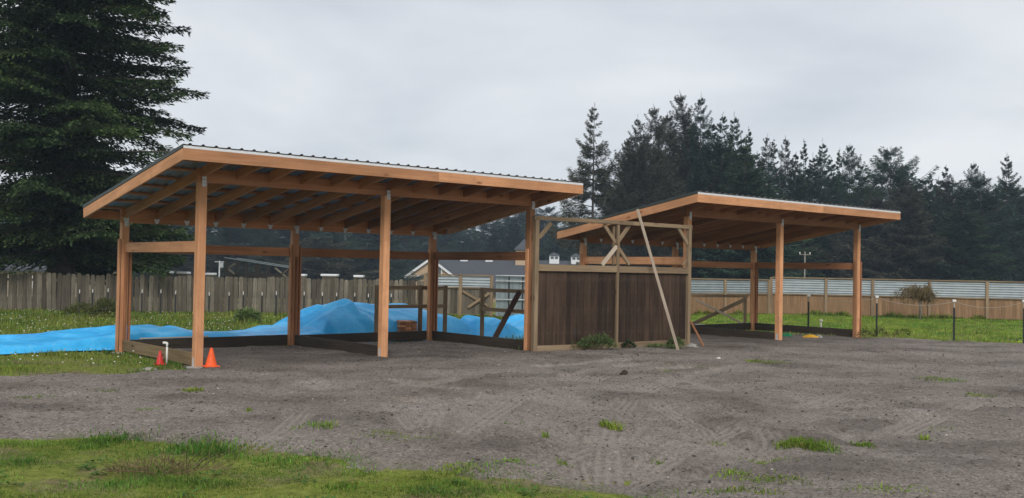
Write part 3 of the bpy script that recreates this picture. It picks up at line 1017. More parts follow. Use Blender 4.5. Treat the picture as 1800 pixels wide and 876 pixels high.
ORD = ['leftmost', 'second', 'third', 'fourth', 'fifth', 'sixth', 'seventh', 'eighth', 'ninth', 'tenth', 'eleventh', 'twelfth', 'thirteenth', 'fourteenth', 'fifteenth', 'sixteenth', 'rightmost']
for i_, px in enumerate((139, 162, 189, 249, 282, 308, 367, 402, 427, 460, 485, 534, 566, 591, 623, 647, 687)):
    lab = ORD[i_] + (' from left' if 0 < i_ < 16 else '') + ' of the white tipped steel posts before the grey picket fence'
    tpost(px, 35.2 + (px - 139) * .0028, .84 + random.uniform(-.03, .03), lab, 'steel posts along the picket fence')

# ------------------------------------------------------------------ corrugated-topped fences
def corr_mesh(w, h, pitch=.105, amp=.028):
    n = int(h / pitch * 8)
    zs = np.linspace(0, h, n + 1)
    vs = [(x, amp * math.sin(2 * math.pi * z / pitch), z) for x in (0, w) for z in zs]
    f = [(k, n + 1 + k, n + 2 + k, k + 1) for k in range(n)]
    me = mesh('metal_sheet', vs, f, smooth=True); me.materials.append(CORR)
    return me


def metal_fence(name, label, p0, p1, posts, zb0, zb1, zt, bw=.15, mat=TANF, postmat=TANFRAME, xgate=None, cap=.05):
    p0, p1 = Vector((*p0, 0)), Vector((*p1, 0)); d = p1 - p0; L = d.length; yaw = math.atan2(d.y, d.x)
    R = empty(name, p0, yaw); tag(R, label, 'fence')
    for s_ in posts: vpost('post', s_, -.02, -.15, zt, .12, .09, postmat, R)
    for a, b in zip(posts[:-1], posts[1:]):
        w = b - a - .125
        link('metal_sheet', corr_mesh(w, zt - cap - zb1 - .03), None, R, Matrix.Translation((a + .0625, .0, zb1 + .03)))
        board('rail', (a + .062, 0, zb1), (b - .062, 0, zb1), .07, .045, postmat, R)
    board('cap', (posts[0], 0, zt - .01), (posts[-1], 0, zt - .01), .13, cap, postmat, R)
    s_ = posts[0] + .07
    while s_ < posts[-1] - .07:
        w = min(bw + random.uniform(-.01, .01), posts[-1] - .06 - s_)
        vpost('plank', s_ + w / 2, .035 + random.uniform(-.003, .003), zb0, zb1 - .022, w - .003, .018, mat, R, ch=.002)
        s_ += w
    if xgate:
        a, b = posts[xgate], posts[xgate + 1]
        board('brace', (a + .08, -.03, zb1 - .12), (b - .1, -.035, .35), .035, .09, postmat, R)
        board('brace', (a + .3, -.07, .30), (b - .08, -.072, zb1 - .18), .035, .09, postmat, R)
    return R


q0, q1 = dpt(744, 550, 38.6), dpt(868, 550, 38.6)
Lq = (q1 - q0).length
metal_fence('gate_fence', 'brown gate with cross brace and corrugated metal above, beside the picket fence', q0[:2], q1[:2],
            [0.06, Lq * .52, Lq - .1], .05, 1.02, 1.50, .14, GREYP, TANFRAME, xgate=1)

# grey sheet-metal pen panels
q0, q1 = dpt(871, 550, 38.3), dpt(1000, 550, 38.3)
R = empty('metal_pen', (q0.x, q0.y, 0)); tag(R, 'grey sheet metal pen with pale pipe rails beside the gate', 'pen')
Lq = q1.x - q0.x
s_ = 0
while s_ < Lq - .1:
    w = .46
    sm2 = mesh('sheet', [(x, y, z) for z in (.0, 1.46) for (x, y) in ((0, 0), (.10, 0), (.115, -.02), (.145, -.02), (.16, 0), (.30, 0), (.315, -.02), (.345, -.02), (.36, 0), (w, 0))],
               [(k, k + 1, 10 + k + 1, 10 + k) for k in range(9)])
    link('metal_sheet', sm2, GREYSHEET, R, Matrix.Translation((s_, .05, 0)))
    s_ += w
    vpost('post', s_ + .02, 0, -.1, 1.5, .05, .05, IRON, R)
    s_ += .05
for zz in (1.50, 1.30, .62):
    tube_obj('pipe_rail', [(-.02, -.05, zz), (Lq, -.05, zz)], .022, GALV, R, 8)

# right-hand long fence: three straight runs
c0, c1, c2 = dpt(1165, 550, 43.0), dpt(1352, 550, 46.5), dpt(1900, 550, 44.0)
L1 = (c1 - c0).length
metal_fence('metal_topped_fence', 'short tan board fence run with corrugated top behind the wooden cross gate', c0[:2], c1[:2], [0, (onplane(1274, 500, c0, math.atan2(c1.y - c0.y, c1.x - c0.x))[0]), L1 - .07], .0, .86, 1.50)
L2 = (c2 - c1).length
y2 = math.atan2(c2.y - c1.y, c2.x - c1.x)
ps = [.07] + [onplane(px, 500, c1, y2)[0] for px in (1452, 1534, 1634, 1735, 1830)] + [L2]
metal_fence('metal_topped_fence', 'long tan board fence with corrugated top across the right lawn', c1[:2], c2[:2], ps, .0, .87, 1.62)

# wooden cross gate between the screen and the far shed
q0, q1 = dpt(1196, 560, 33.3), dpt(1313, 560, 33.3)
R = empty('cross_gate', (q0.x, q0.y, 0)); tag(R, 'tan wooden gate with crossed braces seen left of the far rear post', 'gate')
gp = lambda px, py: (dpt(px, py, 33.3).x - q0.x, 0, dpt(px, py, 33.3).z)
for px in (1198, 1310): a = gp(px, 523); vpost('post', a[0], 0, -.1, a[2] + .02, .09, .09, TANFRAME, R)
a, b = gp(1200, 520), gp(1315, 521); board('top_rail', a, b, .05, .085, TANFRAME, R)
a, b = gp(1212, 572), gp(1310, 526); board('brace', (a[0], -.06, a[2]), (b[0], -.06, b[2]), .04, .12, TANFRAME, R)
a, b = gp(1222, 527), gp(1308, 571); board('brace', (a[0], -.11, a[2]), (b[0], -.11, b[2]), .04, .07, PALE, R)
w_ = dpt(1231, 577, 32.2)
R = empty('concrete_block', (w_.x, w_.y, sz(w_.x, w_.y))); tag(R, 'white concrete block lying below the crossed gate', 'block')
for dx in (-.17, 0, .17): board('web', (dx, -.1, .09), (dx, .1, .09), .035, .18, CONC, R)
for dy in (-.08, .08): board('face', (-.152, dy, .09), (.152, dy, .09), .035, .182, PLASTW, R)

# electric fence posts on the right lawn
prev = None
for px, d, h, lab in ((1421, 32.6, 1.10, 'brown steel post with white cap behind the far shed bay'),
                      (1541, 30.5, 1.15, 'black steel post with white cap right of the far shed'),
                      (1677, 28.9, 1.12, 'black steel post with white cap at the right lawn edge'),
                      (1800, 27.4, 1.12, 'rightmost black steel post with white cap beyond the lawn edge')):
    R = tpost(px, d, h, lab, 'electric fence posts', .2, True)
    top = R.location + Vector((0, -.03, h))
    if prev is not None:
        pts = [prev.lerp(top, t) - Vector((0, 0, .16 * 4 * t * (1 - t))) for t in np.linspace(0, 1, 9)]
        tag(tube_obj('fence_cord', pts, .006, CORD, None, 5), {1541: 'thin pale cord behind the right front post of the far shed', 1677: 'thin pale cord in front of the drooping bush', 1800: 'thin pale cord at the right end of the lawn'}[px], 'cord', 'electric fence cords')
    prev = top
w_ = gpt(1443, 584)
R = empty('marker_pipe', (w_.x, w_.y, 0)); tag(R, 'short white marker pipe on the lawn behind the far shed', 'pipe')
tube_obj('pipe', [(0, 0, -.05), (0, 0, .33)], .02, PLASTW, R, 8)
lathe('cap', [(.03, .31), (.05, .33), (.05, .37), (.02, .385)], PLASTW, R, 10)


def lump(name, label, cat, px, py, sx, sy, szz, mat, seed):
    g = gpt(px, py); r = random.Random(seed)
    n, m_ = 12, 7
    vs, fs = [], []
    for i_ in range(m_):
        ph = math.pi * .5 * i_ / (m_ - 1)
        for k in range(n):
            an = 2 * math.pi * k / n
            q = 1 + r.uniform(-.22, .22)
            vs.append((math.cos(an) * math.cos(ph) * sx * q, math.sin(an) * math.cos(ph) * sy * q, math.sin(ph) * szz * (1 + r.uniform(-.25, .25)) - .01))
    for i_ in range(m_ - 1):
        for k in range(n): fs.append((i_ * n + k, i_ * n + (k + 1) % n, (i_ + 1) * n + (k + 1) % n, (i_ + 1) * n + k))
    o = link(name, mesh(name, vs, fs), mat, None, Matrix.Translation((g.x, g.y, sz(g.x, g.y) - .005)))
    return tag(o, label, cat)


lump('plastic_scrap', 'crumpled green plastic on the floor of the far shed', 'plastic', 1383, 592, .17, .12, .10, GREENP, 1)
lump('plastic_bag', 'yellow plastic bag on the floor of the far shed', 'bag', 1425, 594, .22, .12, .09, YELLOWP, 2)
lump('rubble_stone', 'pale stone lying right of the yellow bag', 'stone', 1440, 594, .10, .08, .09, CONC, 3)
lump('rubble_stone', 'pale pointed stone at the left foot of the plank screen', 'stone', 962, 616, .13, .09, .17, CONC, 4)
lump('rubble_stone', 'flat pale stone at the right foot of the plank screen', 'stone', 1216, 612, .14, .09, .07, CONC, 5)
lump('rubble_stone', 'flat tan stone on the grass near the red cone', 'stone', 262, 646, .15, .09, .05, CONC, 6)
lump('soil_clod', 'small dark clod alone on the open gravel below the screen', 'clod', 1097, 660, .07, .05, .08, TREATED_DARK, 7)
lump('rubble_stone', 'tiny white stone on the gravel right of the leaning boards', 'stone', 1263, 634, .05, .035, .03, PLASTW, 8)

# ------------------------------------------------------------------ far buildings, beyond the fences
def quad_prism(name, pts, y0, y1, mat, parent):
    n = len(pts)
    vs = [(x, y0, z) for x, z in pts] + [(x, y1, z) for x, z in pts]
    fs = [tuple(range(n)), tuple(range(2 * n - 1, n - 1, -1))] + [(k, n + k, n + (k + 1) % n, (k + 1) % n) for k in range(n)]
    return link(name, mesh(name, vs, fs), mat, parent)


BD = 140.0
bp = lambda px, py: dpt(px, py, BD)
ap = bp(757, 454); el = bp(713, 487); er = bp(803, 486)
GZ = -2.7
R = empty('gabled_barn', (ap.x, BD, GZ), 0); tag(R, 'tan barn with long grey shingle roof beyond the back fence', 'barn')
hw = (er.x - el.x) / 2; za, ze = ap.z - GZ, el.z - GZ
x1 = bp(1030, 470).x - ap.x
quad_prism('gable_wall', [(-hw + .4, 0), (hw - .4, 0), (hw - .4, ze + .1), (0, za - .35), (-hw + .4, ze + .1)], .3, .6, TANWALL, R)
# roof slopes: front pitch runs toward the right behind the gable
def slab(name, p, t, mat, parent):
    v = [Vector(q) for q in p]
    nrm = (v[1] - v[0]).cross(v[2] - v[0]).normalized() * t
    vs = v + [q - nrm for q in v]
    return link(name, mesh(name, vs, [(0, 1, 2, 3), (7, 6, 5, 4), (0, 4, 5, 1), (1, 5, 6, 2), (2, 6, 7, 3), (3, 7, 4, 0)]), mat, parent)


ridge = bp(900, 457).z - GZ + .1
slab('roof_slope', [(.2, 2.0, 1.4), (x1 + 6, 2.0, 1.4), (x1 + 6, 9.0, ridge), (.2, 9.0, ridge)], .2, SHINGLE, R)
slab('roof_slope', [(x1 + 6, 16.0, 1.4), (.2, 16.0, 1.4), (.2, 9.0, ridge), (x1 + 6, 9.0, ridge)], .2, SHINGLE, R)
slab('gable_roof', [(0, 0, za), (0, 8.5, za), (-hw - .1, 8.5, ze), (-hw - .1, 0, ze)], .15, SHINGLE, R)
slab('gable_roof', [(0, 8.5, za), (0, 0, za), (hw + .1, 0, ze), (hw + .1, 8.5, ze)], .15, SHINGLE, R)
link('wall', box_mesh(x1 + 5.5, 12, 1.5, TANWALL), None, R, Matrix.Translation((x1 / 2 + 3, 9.2, .75)))
for sgn in (-1, 1):
    board('gable_trim', (0, -.08, za - .10), (sgn * (hw + .1), -.08, ze - .10), .1, .30, WHITE, R)
lw = bp(771, 470).x - ap.x
b_ = empty
win = link('gable_window', box_mesh(1.15, .12, 1.5, WHITE, .01), None, R, Matrix.Translation((lw * .9, .24, za - 1.75)))
link('louvre', box_mesh(.85, .10, 1.2, DARKGLASS, .01), None, win, Matrix.Translation((0, -.05, 0)))
link('trim_band', box_mesh(2 * hw - .6, .08, .15, WHITE, .01), None, R, Matrix.Translation((0, .26, ze + .15)))


def cupola(px, pyb, wpx, hpx, roofh, finial=0, bodymat=WHITE):
    c = bp(px, pyb); s_ = wpx / FPX * BD
    h = hpx / FPX * BD
    cx_, cz = c.x - ap.x, c.z - GZ
    yv = 9.0
    k_ = (BD + yv) / BD
    cx_ = (c.x * k_) - ap.x; cz = (CAMZ + (c.z - CAMZ) * k_) - GZ
    s_ *= k_; h *= k_
    b = link('cupola', box_mesh(s_, s_, h + .8, bodymat, .01), None, R, Matrix.Translation((cx_, yv, cz + h / 2 - .4)))
    if bodymat is WHITE:
        for dx in (-.22, .22):
            link('pane', box_mesh(s_ * .30, .06, h * .55, DARKGLASS, .01), None, b, Matrix.Translation((dx * s_, -s_ / 2 - .01, .4)))
    rh = roofh / FPX * BD * k_; e = s_ * .62
    v = [(-e, -e, 0), (e, -e, 0), (e, e, 0), (-e, e, 0), (0, 0, rh)]
    rf = link('cupola_roof', mesh('cupola_roof', v, [(0, 1, 4), (1, 2, 4), (2, 3, 4), (3, 0, 4), (3, 2, 1, 0)]), SHINGLE, b, Matrix.Translation((0, 0, h / 2 + .4)))
    if finial: tube_obj('finial', [(0, 0, h / 2 + .4 + rh - .1), (0, 0, h / 2 + .4 + rh + finial)], .035, IRON, b, 6)
    return b


cupola(974, 457.5, 17, 8, 6)
cupola(1012, 458.5, 17, 7, 6)
cupola(816, 455, 13, 4, 4)
cupola(860, 455, 13, 4, 4)
cupola(921, 457, 30, 17, 20, .8, TANWALL)

# low open shelter behind the picket fence
SD_ = 58.0
sp = lambda px, py: dpt(px, py, SD_)
o_ = sp(399, 487); R = empty('open_shelter', (o_.x, SD_, -.3)); tag(R, 'dark open shelter with a sloping pipe roof behind the picket fence', 'shelter')
L_ = lambda px, py, dy=0: (sp(px, py).x - o_.x, dy, sp(px, py).z + .3)
for px, py in ((399, 455), (433, 461), (455, 464), (507, 471)):
    for dy in (0, 2.2):
        a = L_(px, py, dy); vpost('post', a[0], dy, 0, a[2], .13, .13, BLACKWOOD, R)
for dy in (-.2, 2.4):
    a, b = L_(396, 453, dy), L_(511, 471, dy); board('roof_pipe', a, b, .05, .045, GREYSHEET, R)
a, b = L_(399, 484), L_(508, 486); board('beam', a, b, .12, .28, BLACKWOOD, R)
for (p, q) in (((400, 474), (414, 463)), ((401, 472), (413, 482)), ((484, 471), (504, 487)), ((507, 474), (496, 482))):
    a, b = L_(*p), L_(*q); board('brace', (a[0], -.1, a[2]), (b[0], -.1, b[2]), .06, .10, GREYP, R)

# white lidded boxes whose tops show over the fence
for px, w, top, lab in ((293, 18, 477, 'white lidded box over the fence, leftmost of six'), (323, 18, 478, 'white lidded box over the fence, second from left'),
                        (370, 16, 480, 'white lidded box over the fence right of the front corner post'), (531, 14, 482, 'white lidded box over the fence right of the middle rear post'),
                        (580, 28, 482, 'widest white lidded box over the fence above the covered pile'), (631, 16, 484, 'white lidded box over the fence, rightmost of six')):
    d = 41.5; t = dpt(px, top, d); w_ = w / FPX * d
    R = empty('lidded_box', (t.x, d, -.1)); tag(R, lab, 'box', 'white boxes behind the fence')
    hh = t.z + .1
    link('body', box_mesh(w_ * .9, .45, hh - .09, GREYP, .01), None, R, Matrix.Translation((0, 0, (hh - .09) / 2)))
    link('lid', box_mesh(w_ * 1.05, .5, .09, WHITE, .02), None, R, Matrix.Translation((0, 0, hh - .045)))

# small white house at far left
t = dpt(118, 476, 75)
R = empty('white_house', (t.x - 2.5, 75, -1.0)); tag(R, 'small white house half hidden behind the big conifer', 'house')
zt = t.z + 1.0
link('wall', box_mesh(8.4, 5, zt, PALE, .02), None, R, Matrix.Translation((0, 2.5, zt / 2)))
rf = slab('roof', [(-4.5, -.4, zt), (4.5, -.4, zt), (4.5, 2.5, zt + .9), (-4.5, 2.5, zt + .9)], .12, SHINGLE, R)
rf = slab('roof', [(4.5, 5.4, zt), (-4.5, 5.4, zt), (-4.5, 2.5, zt + .9), (4.5, 2.5, zt + .9)], .12, SHINGLE, R)
for dx in (-2.6, -.4, 2.6):
    wd = link('window', box_mesh(.9, .06, .9, WHITE, .02), None, R, Matrix.Translation((dx, -.02, zt - .9)))
    link('pane', box_mesh(.72, .05, .72, DARKGLASS, .01), None, wd, Matrix.Translation((0, -.02, 0)))

# utility pole, lamp pole
b = dpt(1415, 442, 78.0)
R = empty('utility_pole', (b.x, b.y, -2.6)); tag(R, 'distant utility pole with crossarm beyond the far shed', 'pole')
hp = b.z + 2.6
tube_obj('shaft', [(0, 0, 0), (0, 0, hp)], [.075, .05], BARKPALE, R, 8)
board('crossarm', (-.42, 0, hp - .25), (.42, 0, hp - .25), .06, .06, BARKPALE, R)
for dx in (-.38, .38): lathe('insulator', [(.03, -.22), (.04, -.12), (.03, -.06)], PLASTW, R, 6, (dx, 0, hp))
b = dpt(386, 459, 60.0)
R = empty('lamp_pole', (b.x, b.y, -.5)); tag(R, 'thin pole with a small pale lamp head above the picket fence', 'lamp pole')
hp = b.z + .5
tube_obj('shaft', [(0, 0, 0), (0, 0, hp)], [.05, .04], GALV, R, 8)
board('arm', (-.28, 0, hp - .05), (.26, 0, hp - .05), .05, .05, GALV, R)
link('lamp_head', box_mesh(.16, .16, .30, GALV, .02), None, R, Matrix.Translation((.13, 0, hp - .25)))

# ------------------------------------------------------------------ trees
def sprays(base, dirs, length, width, r, nrmjit=.5):
    """needle sprays: slim diamond of two triangles for every base point"""
    n = len(base)
    d = dirs / np.linalg.norm(dirs, axis=1)[:, None]
    rv = np.stack([r.normal(0, nrmjit, n), r.normal(0, nrmjit, n), 1 + r.normal(0, nrmjit * .6, n)], 1)
    side = np.cross(d, rv); side /= np.linalg.norm(side, axis=1)[:, None] + 1e-9
    L = length[:, None]; W = width[:, None]
    v = np.stack([base, base + d * L * .45 + side * W * .5, base + d * L, base + d * L * .45 - side * W * .5], 1)
    v[:, 2, 2] -= .12 * length
    return v.reshape(-1, 3), np.arange(4 * n).reshape(n, 4)


def conifer(seed, H, R0, nb, zlow=.05, shape=0.85, droop=.25, tipup=.12, subs=7, per=6, slen=.42, swid=.16, openness=0.0, lean=0.0, bendtop=0.0, az_gap=None, hang=.35, tintvar=.55):
    r = np.random.default_rng(seed)
    B, D, Ls, Ws, T = [], [], [], [], []
    trunk_path = [(bendtop * (t ** 3) * H, 0, t * H) for t in np.linspace(0, 1, 12)]
    limb_v, limb_f = tube(trunk_path, [max(.012, .015 * H * (1 - t) ** 1.2 + .004) for t in np.linspace(0, 1, 12)], 8)
    trunk_me = mesh('trunk', limb_v, limb_f, smooth=True)
    bv, bf = [], []
    nw = 27
    zs_ = np.sort(zlow + (.978 - zlow) * ((np.floor(r.random(nb) ** 1.0 * nw) + r.normal(.5, .30, nb)) / nw))
    for t in zs_:
        prof = min(1.0, (1 - t) * 1.65) ** (shape + .28)
        if t < zlow + .12: prof *= .75
        sc_ = .42 + .58 * min(1, prof * 1.5)
        L = max(.12, R0 * prof * (r.uniform(.42, 1.4)) + .012 * R0)
        az = r.uniform(0, 2 * math.pi)
        z0 = t * H; x0 = bendtop * t ** 3 * H
        ca, sa = math.cos(az), math.sin(az)
        up0 = (.5 * t * t + r.normal(0, .10)) - .04
        n = max(6, int(subs * L / R0 * 1.5) + 4)
        ts = np.linspace(.05 + openness * .2, 1, n)
        path = []
        for q in np.linspace(0, 1, 6):
            path.append((x0 + ca * L * q, sa * L * q, z0 + L * (up0 * q - droop * q * q + (droop * .55 + tipup) * q ** 3)))
        v, f = tube(path, [max(.012, .010 * L * (1 - q * .9) + .008) for q in np.linspace(0, 1, 6)], 4)
        o = len(bv); bv += v; bf += [tuple(i_ + o for i_ in ff) for ff in f]
        for q in ts:
            zc = z0 + L * (up0 * q - droop * q * q + (droop * .55 + tipup) * q ** 3)
            c = np.array([x0 + ca * L * q, sa * L * q, zc])
            wlat = (L * .36 * (1 - q * .85) * r.uniform(.7, 1.15) + .08) * (.5 + .5 * sc_)
            m_ = max(4, int(per * (0.6 + wlat / (R0 * .40))))
            for sgn in (-1, 1):
                f_ = r.random(m_) ** .8
                lat = np.array([-sa, ca, 0]) * sgn * .9 + np.array([ca, sa, 0]) * .7
                p = c + np.outer(f_ * wlat, lat) + r.normal(0, .04 * R0 * .2 * sc_, (m_, 3))
                p[:, 2] -= hang * wlat * f_ ** 2 + np.abs(r.normal(0, .028 * R0 * sc_, m_))
                dd = lat * .55 + np.array([ca, sa, up0 * .9]) * 1.0 + r.normal(0, .2, (m_, 3)); dd[:, 2] -= .25 * hang * (1 - t)
                B.append(p); D.append(dd)
                Ls.append(slen * sc_ * r.uniform(.6, 1.25, m_)); Ws.append(swid * (.3 + .7 * sc_) * r.uniform(.7, 1.3, m_))
                tn = 1 + r.normal(0, tintvar * .5) * np.ones(m_) + .25 * (q - .5) + r.normal(0, .1, m_)
                T.append(tn)
        # the end of the bough
        c = np.array(path[-1]); k_ = 4
        B.append(np.repeat(c[None], k_, 0) - np.outer(np.linspace(0, .3, k_) * slen, (ca, sa, 0))); dd = np.array([ca, sa, .25]) + r.normal(0, .18, (k_, 3)); D.append(dd)
        Ls.append(slen * sc_ * r.uniform(.9, 1.5, k_)); Ws.append(swid * .45 * np.ones(k_)); T.append(1.1 * np.ones(k_))
    # leader
    k_ = 8
    B.append(np.stack([np.full(k_, bendtop * H), np.zeros(k_), H - np.linspace(.01 * H, .07 * H, k_)], 1)); D.append(np.stack([r.normal(0, .22, k_), r.normal(0, .22, k_), np.full(k_, 1.0)], 1))
    Ls.append(np.full(k_, slen * 1.25)); Ws.append(np.full(k_, swid * .6)); T.append(np.ones(k_))
    B = np.concatenate(B); D = np.concatenate(D); Ls = np.concatenate(Ls); Ws = np.concatenate(Ws); T = np.clip(np.concatenate(T), .3, 2)
    v, f = sprays(B, D, Ls, Ws, r)
    tint = np.repeat(np.stack([T * 1.02, T, T * .96], 1), 4, 0)
    crown = mesh('crown', v, f, smooth=False, colors=tint)
    limb = mesh('limbs', bv, bf, smooth=True)
    for me in (trunk_me, limb): me.materials.append(BARK)
    return trunk_me, crown, limb


PROTO = {}


def proto(kind):
    if kind in PROTO: return PROTO[kind]
    if kind == 'lone':      # tall open spruce with clumped upswept boughs
        m = conifer(21, 20, 4.1, 165, .06, .72, .24, .26, 12, 11, .46, .085, .15, hang=.55)
    elif kind == 'wispy_a':
        m = conifer(31, 20, 5.2, 215, .04, .60, .20, .30, 12, 12, .48, .085, .12, hang=.6)
    elif kind == 'wispy_b':
        m = conifer(32, 20, 4.4, 195, .04, .70, .22, .30, 12, 12, .48, .085, .15, bendtop=.02, hang=.6)
    elif kind == 'dense_a':
        m = conifer(41, 20, 4.0, 225, .03, .62, .30, .18, 11, 13, .50, .10, 0, hang=.35)
    elif kind == 'dense_b':
        m = conifer(42, 20, 4.6, 225, .03, .66, .32, .2, 11, 13, .5, .10, 0, hang=.4)
    elif kind == 'broad':
        m = conifer(51, 20, 6.4, 250, .05, .42, .18, .30, 12, 13, .54, .10, .1, hang=.4)
    elif kind == 'slim':
        m = conifer(61, 20, 2.9, 210, .04, .70, .26, .16, 10, 11, .44, .085, 0, hang=.3)
    PROTO[kind] = m
    return m




def tree(kind, px, top, depth, label, mat, group=None, wscale=1.0, name='conifer_tree', zbase=None, rot=None):
    t = dpt(px, top, depth)
    zb_ = -2.7 if zbase is None else zbase
    tr, cr, lb = proto(kind)
    s_ = (t.z - zb_) / 20.0
    R = empty(name, (t.x, depth, zb_), rot if rot is not None else random.uniform(0, 6.28))
    tag(R, label, 'tree', group)
    if len(cr.materials) == 0: cr.materials.append(NEEDLE_TEAL)
    S = Matrix.Diagonal((s_ * wscale, s_ * wscale, s_, 1))
    link('trunk', tr, None, R, S); link('limbs', lb, None, R, S)
    c = link('crown', cr, None, R, S)
    c.material_slots[0].link = 'OBJECT'; c.material_slots[0].material = mat       # one crown mesh, each tree its own needle colour
    return R


# skyline trees, each placed where it stands
tree('lone', 1045, 183, 92, 'tall lone spruce with open ragged boughs between the two roofs', NEEDLE_GREY, wscale=.82, rot=1.0)
SK = [('wispy_b', 1122, 205, 90, NEEDLE_GREY, 'ragged grey spruce at the left edge of the tall grove'),
      ('wispy_a', 1150, 186, 94, NEEDLE_GREY, 'wide grey spruce second from left in the tall grove'),
      ('wispy_a', 1196, 163, 97, NEEDLE_GREY, 'tallest grey spruce of the grove behind the far roof'),
      ('wispy_b', 1232, 166, 96, NEEDLE_TEAL, 'spiky spruce just right of the tallest grove tree'),
      ('dense_a', 1270, 200, 95, NEEDLE_DARK, 'dense dark green fir right of the spiky spruce'),
      ('dense_b', 1291, 200, 99, NEEDLE_DARK, 'twin topped dense fir behind the far roof peak'),
      ('slim', 1316, 225, 100, NEEDLE_DARK, 'narrow dark fir at the right edge of the tall grove'),
      ('wispy_b', 1346, 238, 112, NEEDLE_TEAL, 'thin feathery spruce right of the tall grove'),
      ('slim', 1360, 243, 116, NEEDLE_GREY, 'thin grey spruce beside the feathery one'),
      ('wispy_b', 1384, 240, 114, NEEDLE_GREY, 'tan tinged spruce above the middle of the far roof'),
      ('slim', 1413, 246, 118, NEEDLE_TEAL, 'narrow pointed fir above the far roof'),
      ('dense_b', 1446, 247, 116, NEEDLE_TEAL, 'full rounded fir above the right half of the far roof'),
      ('slim', 1476, 262, 122, NEEDLE_DARK, 'short slim fir between two fuller firs'),
      ('wispy_a', 1494, 253, 118, NEEDLE_TEAL, 'layered spruce near the right end of the far roof'),
      ('broad', 1566, 258, 116, NEEDLE_TEAL, 'broad round topped conifer right of the far roof'),
      ('dense_a', 1604, 299, 124, NEEDLE_TEAL, 'lower fir right of the broad round conifer'),
      ('slim', 1635, 302, 126, NEEDLE_TEAL, 'small pointed fir in the dip of the right tree line'),
      ('dense_a', 1663, 290, 120, NEEDLE_DARK, 'pointed fir near the right edge of the tree line'),
      ('wispy_a', 1712, 285, 118, NEEDLE_TEAL, 'layered spruce second from the right end of the tree line'),
      ('dense_b', 1770, 270, 116, NEEDLE_DARK, 'full fir at the right end of the tree line')]
MAIN = {q[5] for q in SK}
SK += [('wispy_b', 1104, 238, 93, NEEDLE_GREY, 'lower ragged spruce beside the lone one'), ('wispy_a', 1136, 232, 92, NEEDLE_GREY, 'grey spruce between the two leftmost grove trees'),
       ('wispy_a', 1174, 200, 98, NEEDLE_GREY, 'grey spruce just left of the tallest grove tree'), ('dense_b', 1214, 206, 99, NEEDLE_TEAL, 'dark spruce filling between the two tallest'),
       ('dense_a', 1251, 214, 98, NEEDLE_TEAL, 'dark fir left of the dense green fir'), ('dense_b', 1303, 238, 97, NEEDLE_DARK, 'rounded fir low on the right of the grove'),
       ('dense_b', 1331, 266, 110, NEEDLE_TEAL, 'fir in the step down right of the grove'), ('dense_a', 1399, 268, 112, NEEDLE_DARK, 'dark fir behind the tan tinged spruce'),
       ('dense_b', 1429, 272, 113, NEEDLE_TEAL, 'fir filling left of the full rounded one'), ('dense_a', 1461, 276, 114, NEEDLE_TEAL, 'fir filling right of the full rounded one'),
       ('dense_b', 1513, 284, 115, NEEDLE_DARK, 'low fir right of the layered spruce'), ('dense_a', 1538, 302, 117, NEEDLE_TEAL, 'lowest fir left of the broad conifer'),
       ('dense_b', 1587, 288, 119, NEEDLE_TEAL, 'fir tucked against the broad conifer'), ('dense_b', 1650, 312, 121, NEEDLE_TEAL, 'low full fir near the right skyline dip')]
for kd, px, top, d, mat, lab in SK: tree(kd, px, top, d, lab, mat, 'trees of the right skyline', wscale=.95 if kd == 'broad' else (.66 if lab in MAIN else .8))
# trees filling the grove below the skyline
kinds = ['dense_a', 'dense_b', 'wispy_a', 'broad', 'dense_a']
for k in range(30):
    px = 1095 + k * 25 + random.uniform(-12, 12)
    top = (236 if px < 1320 else 300) + random.uniform(8, 62)
    tree(random.choice(kinds) if px > 1230 else random.choice(['dense_a', 'wispy_a']), px, top, (92 if px < 1330 else 106) + random.uniform(-6, 22), 'dark conifer filling the wood below the right skyline', random.choice([NEEDLE_TEAL, NEEDLE_DARK, NEEDLE_TEAL, NEEDLE_GREY]), 'conifers filling the right wood', wscale=random.uniform(1.1, 1.5) if px > 1230 else random.uniform(.55, .75))
# the wood seen under the near roof and to the left
for k in range(44):
    px = -60 + k * 26 + random.uniform(-10, 10)
    lift = 20 if px < 800 else 0
    top = 372 - lift + random.uniform(-12, 34)
    tree(random.choice(kinds), px, top, (150 if px < 690 else 186) + random.uniform(-10, 26), 'dark conifer in the far wood behind the near shed', random.choice([NEEDLE_TEAL, NEEDLE_DARK, NEEDLE_TEAL]), 'conifers of the far left wood', wscale=random.uniform(1.2, 1.7))
for k in range(26):
    px = -40 + k * 42 + random.uniform(-16, 16)
    tree(random.choice(['broad', 'dense_b', 'broad']), px, 425 + random.uniform(-14, 18), 128 + random.uniform(-3, 6) if not 650 < px < 1100 else 178, 'low bushy tree at the foot of the far wood', random.choice([NEEDLE_TEAL, NEEDLE_DARK, NEEDLE_GREY]), 'low trees at the foot of the far wood', wscale=random.uniform(2.0, 2.8))
for px, top, lab in ((868, 398, 'small fir standing left of the front right post'), (905, 379, 'taller fir showing left of the screen top'), (975, 380, 'slim fir showing over the screen top rail'), (1003, 402, 'short fir left of the lone spruce')):
    tree('slim' if px > 950 else 'dense_a', px, top, 172, lab, NEEDLE_TEAL, 'firs between the two roofs')


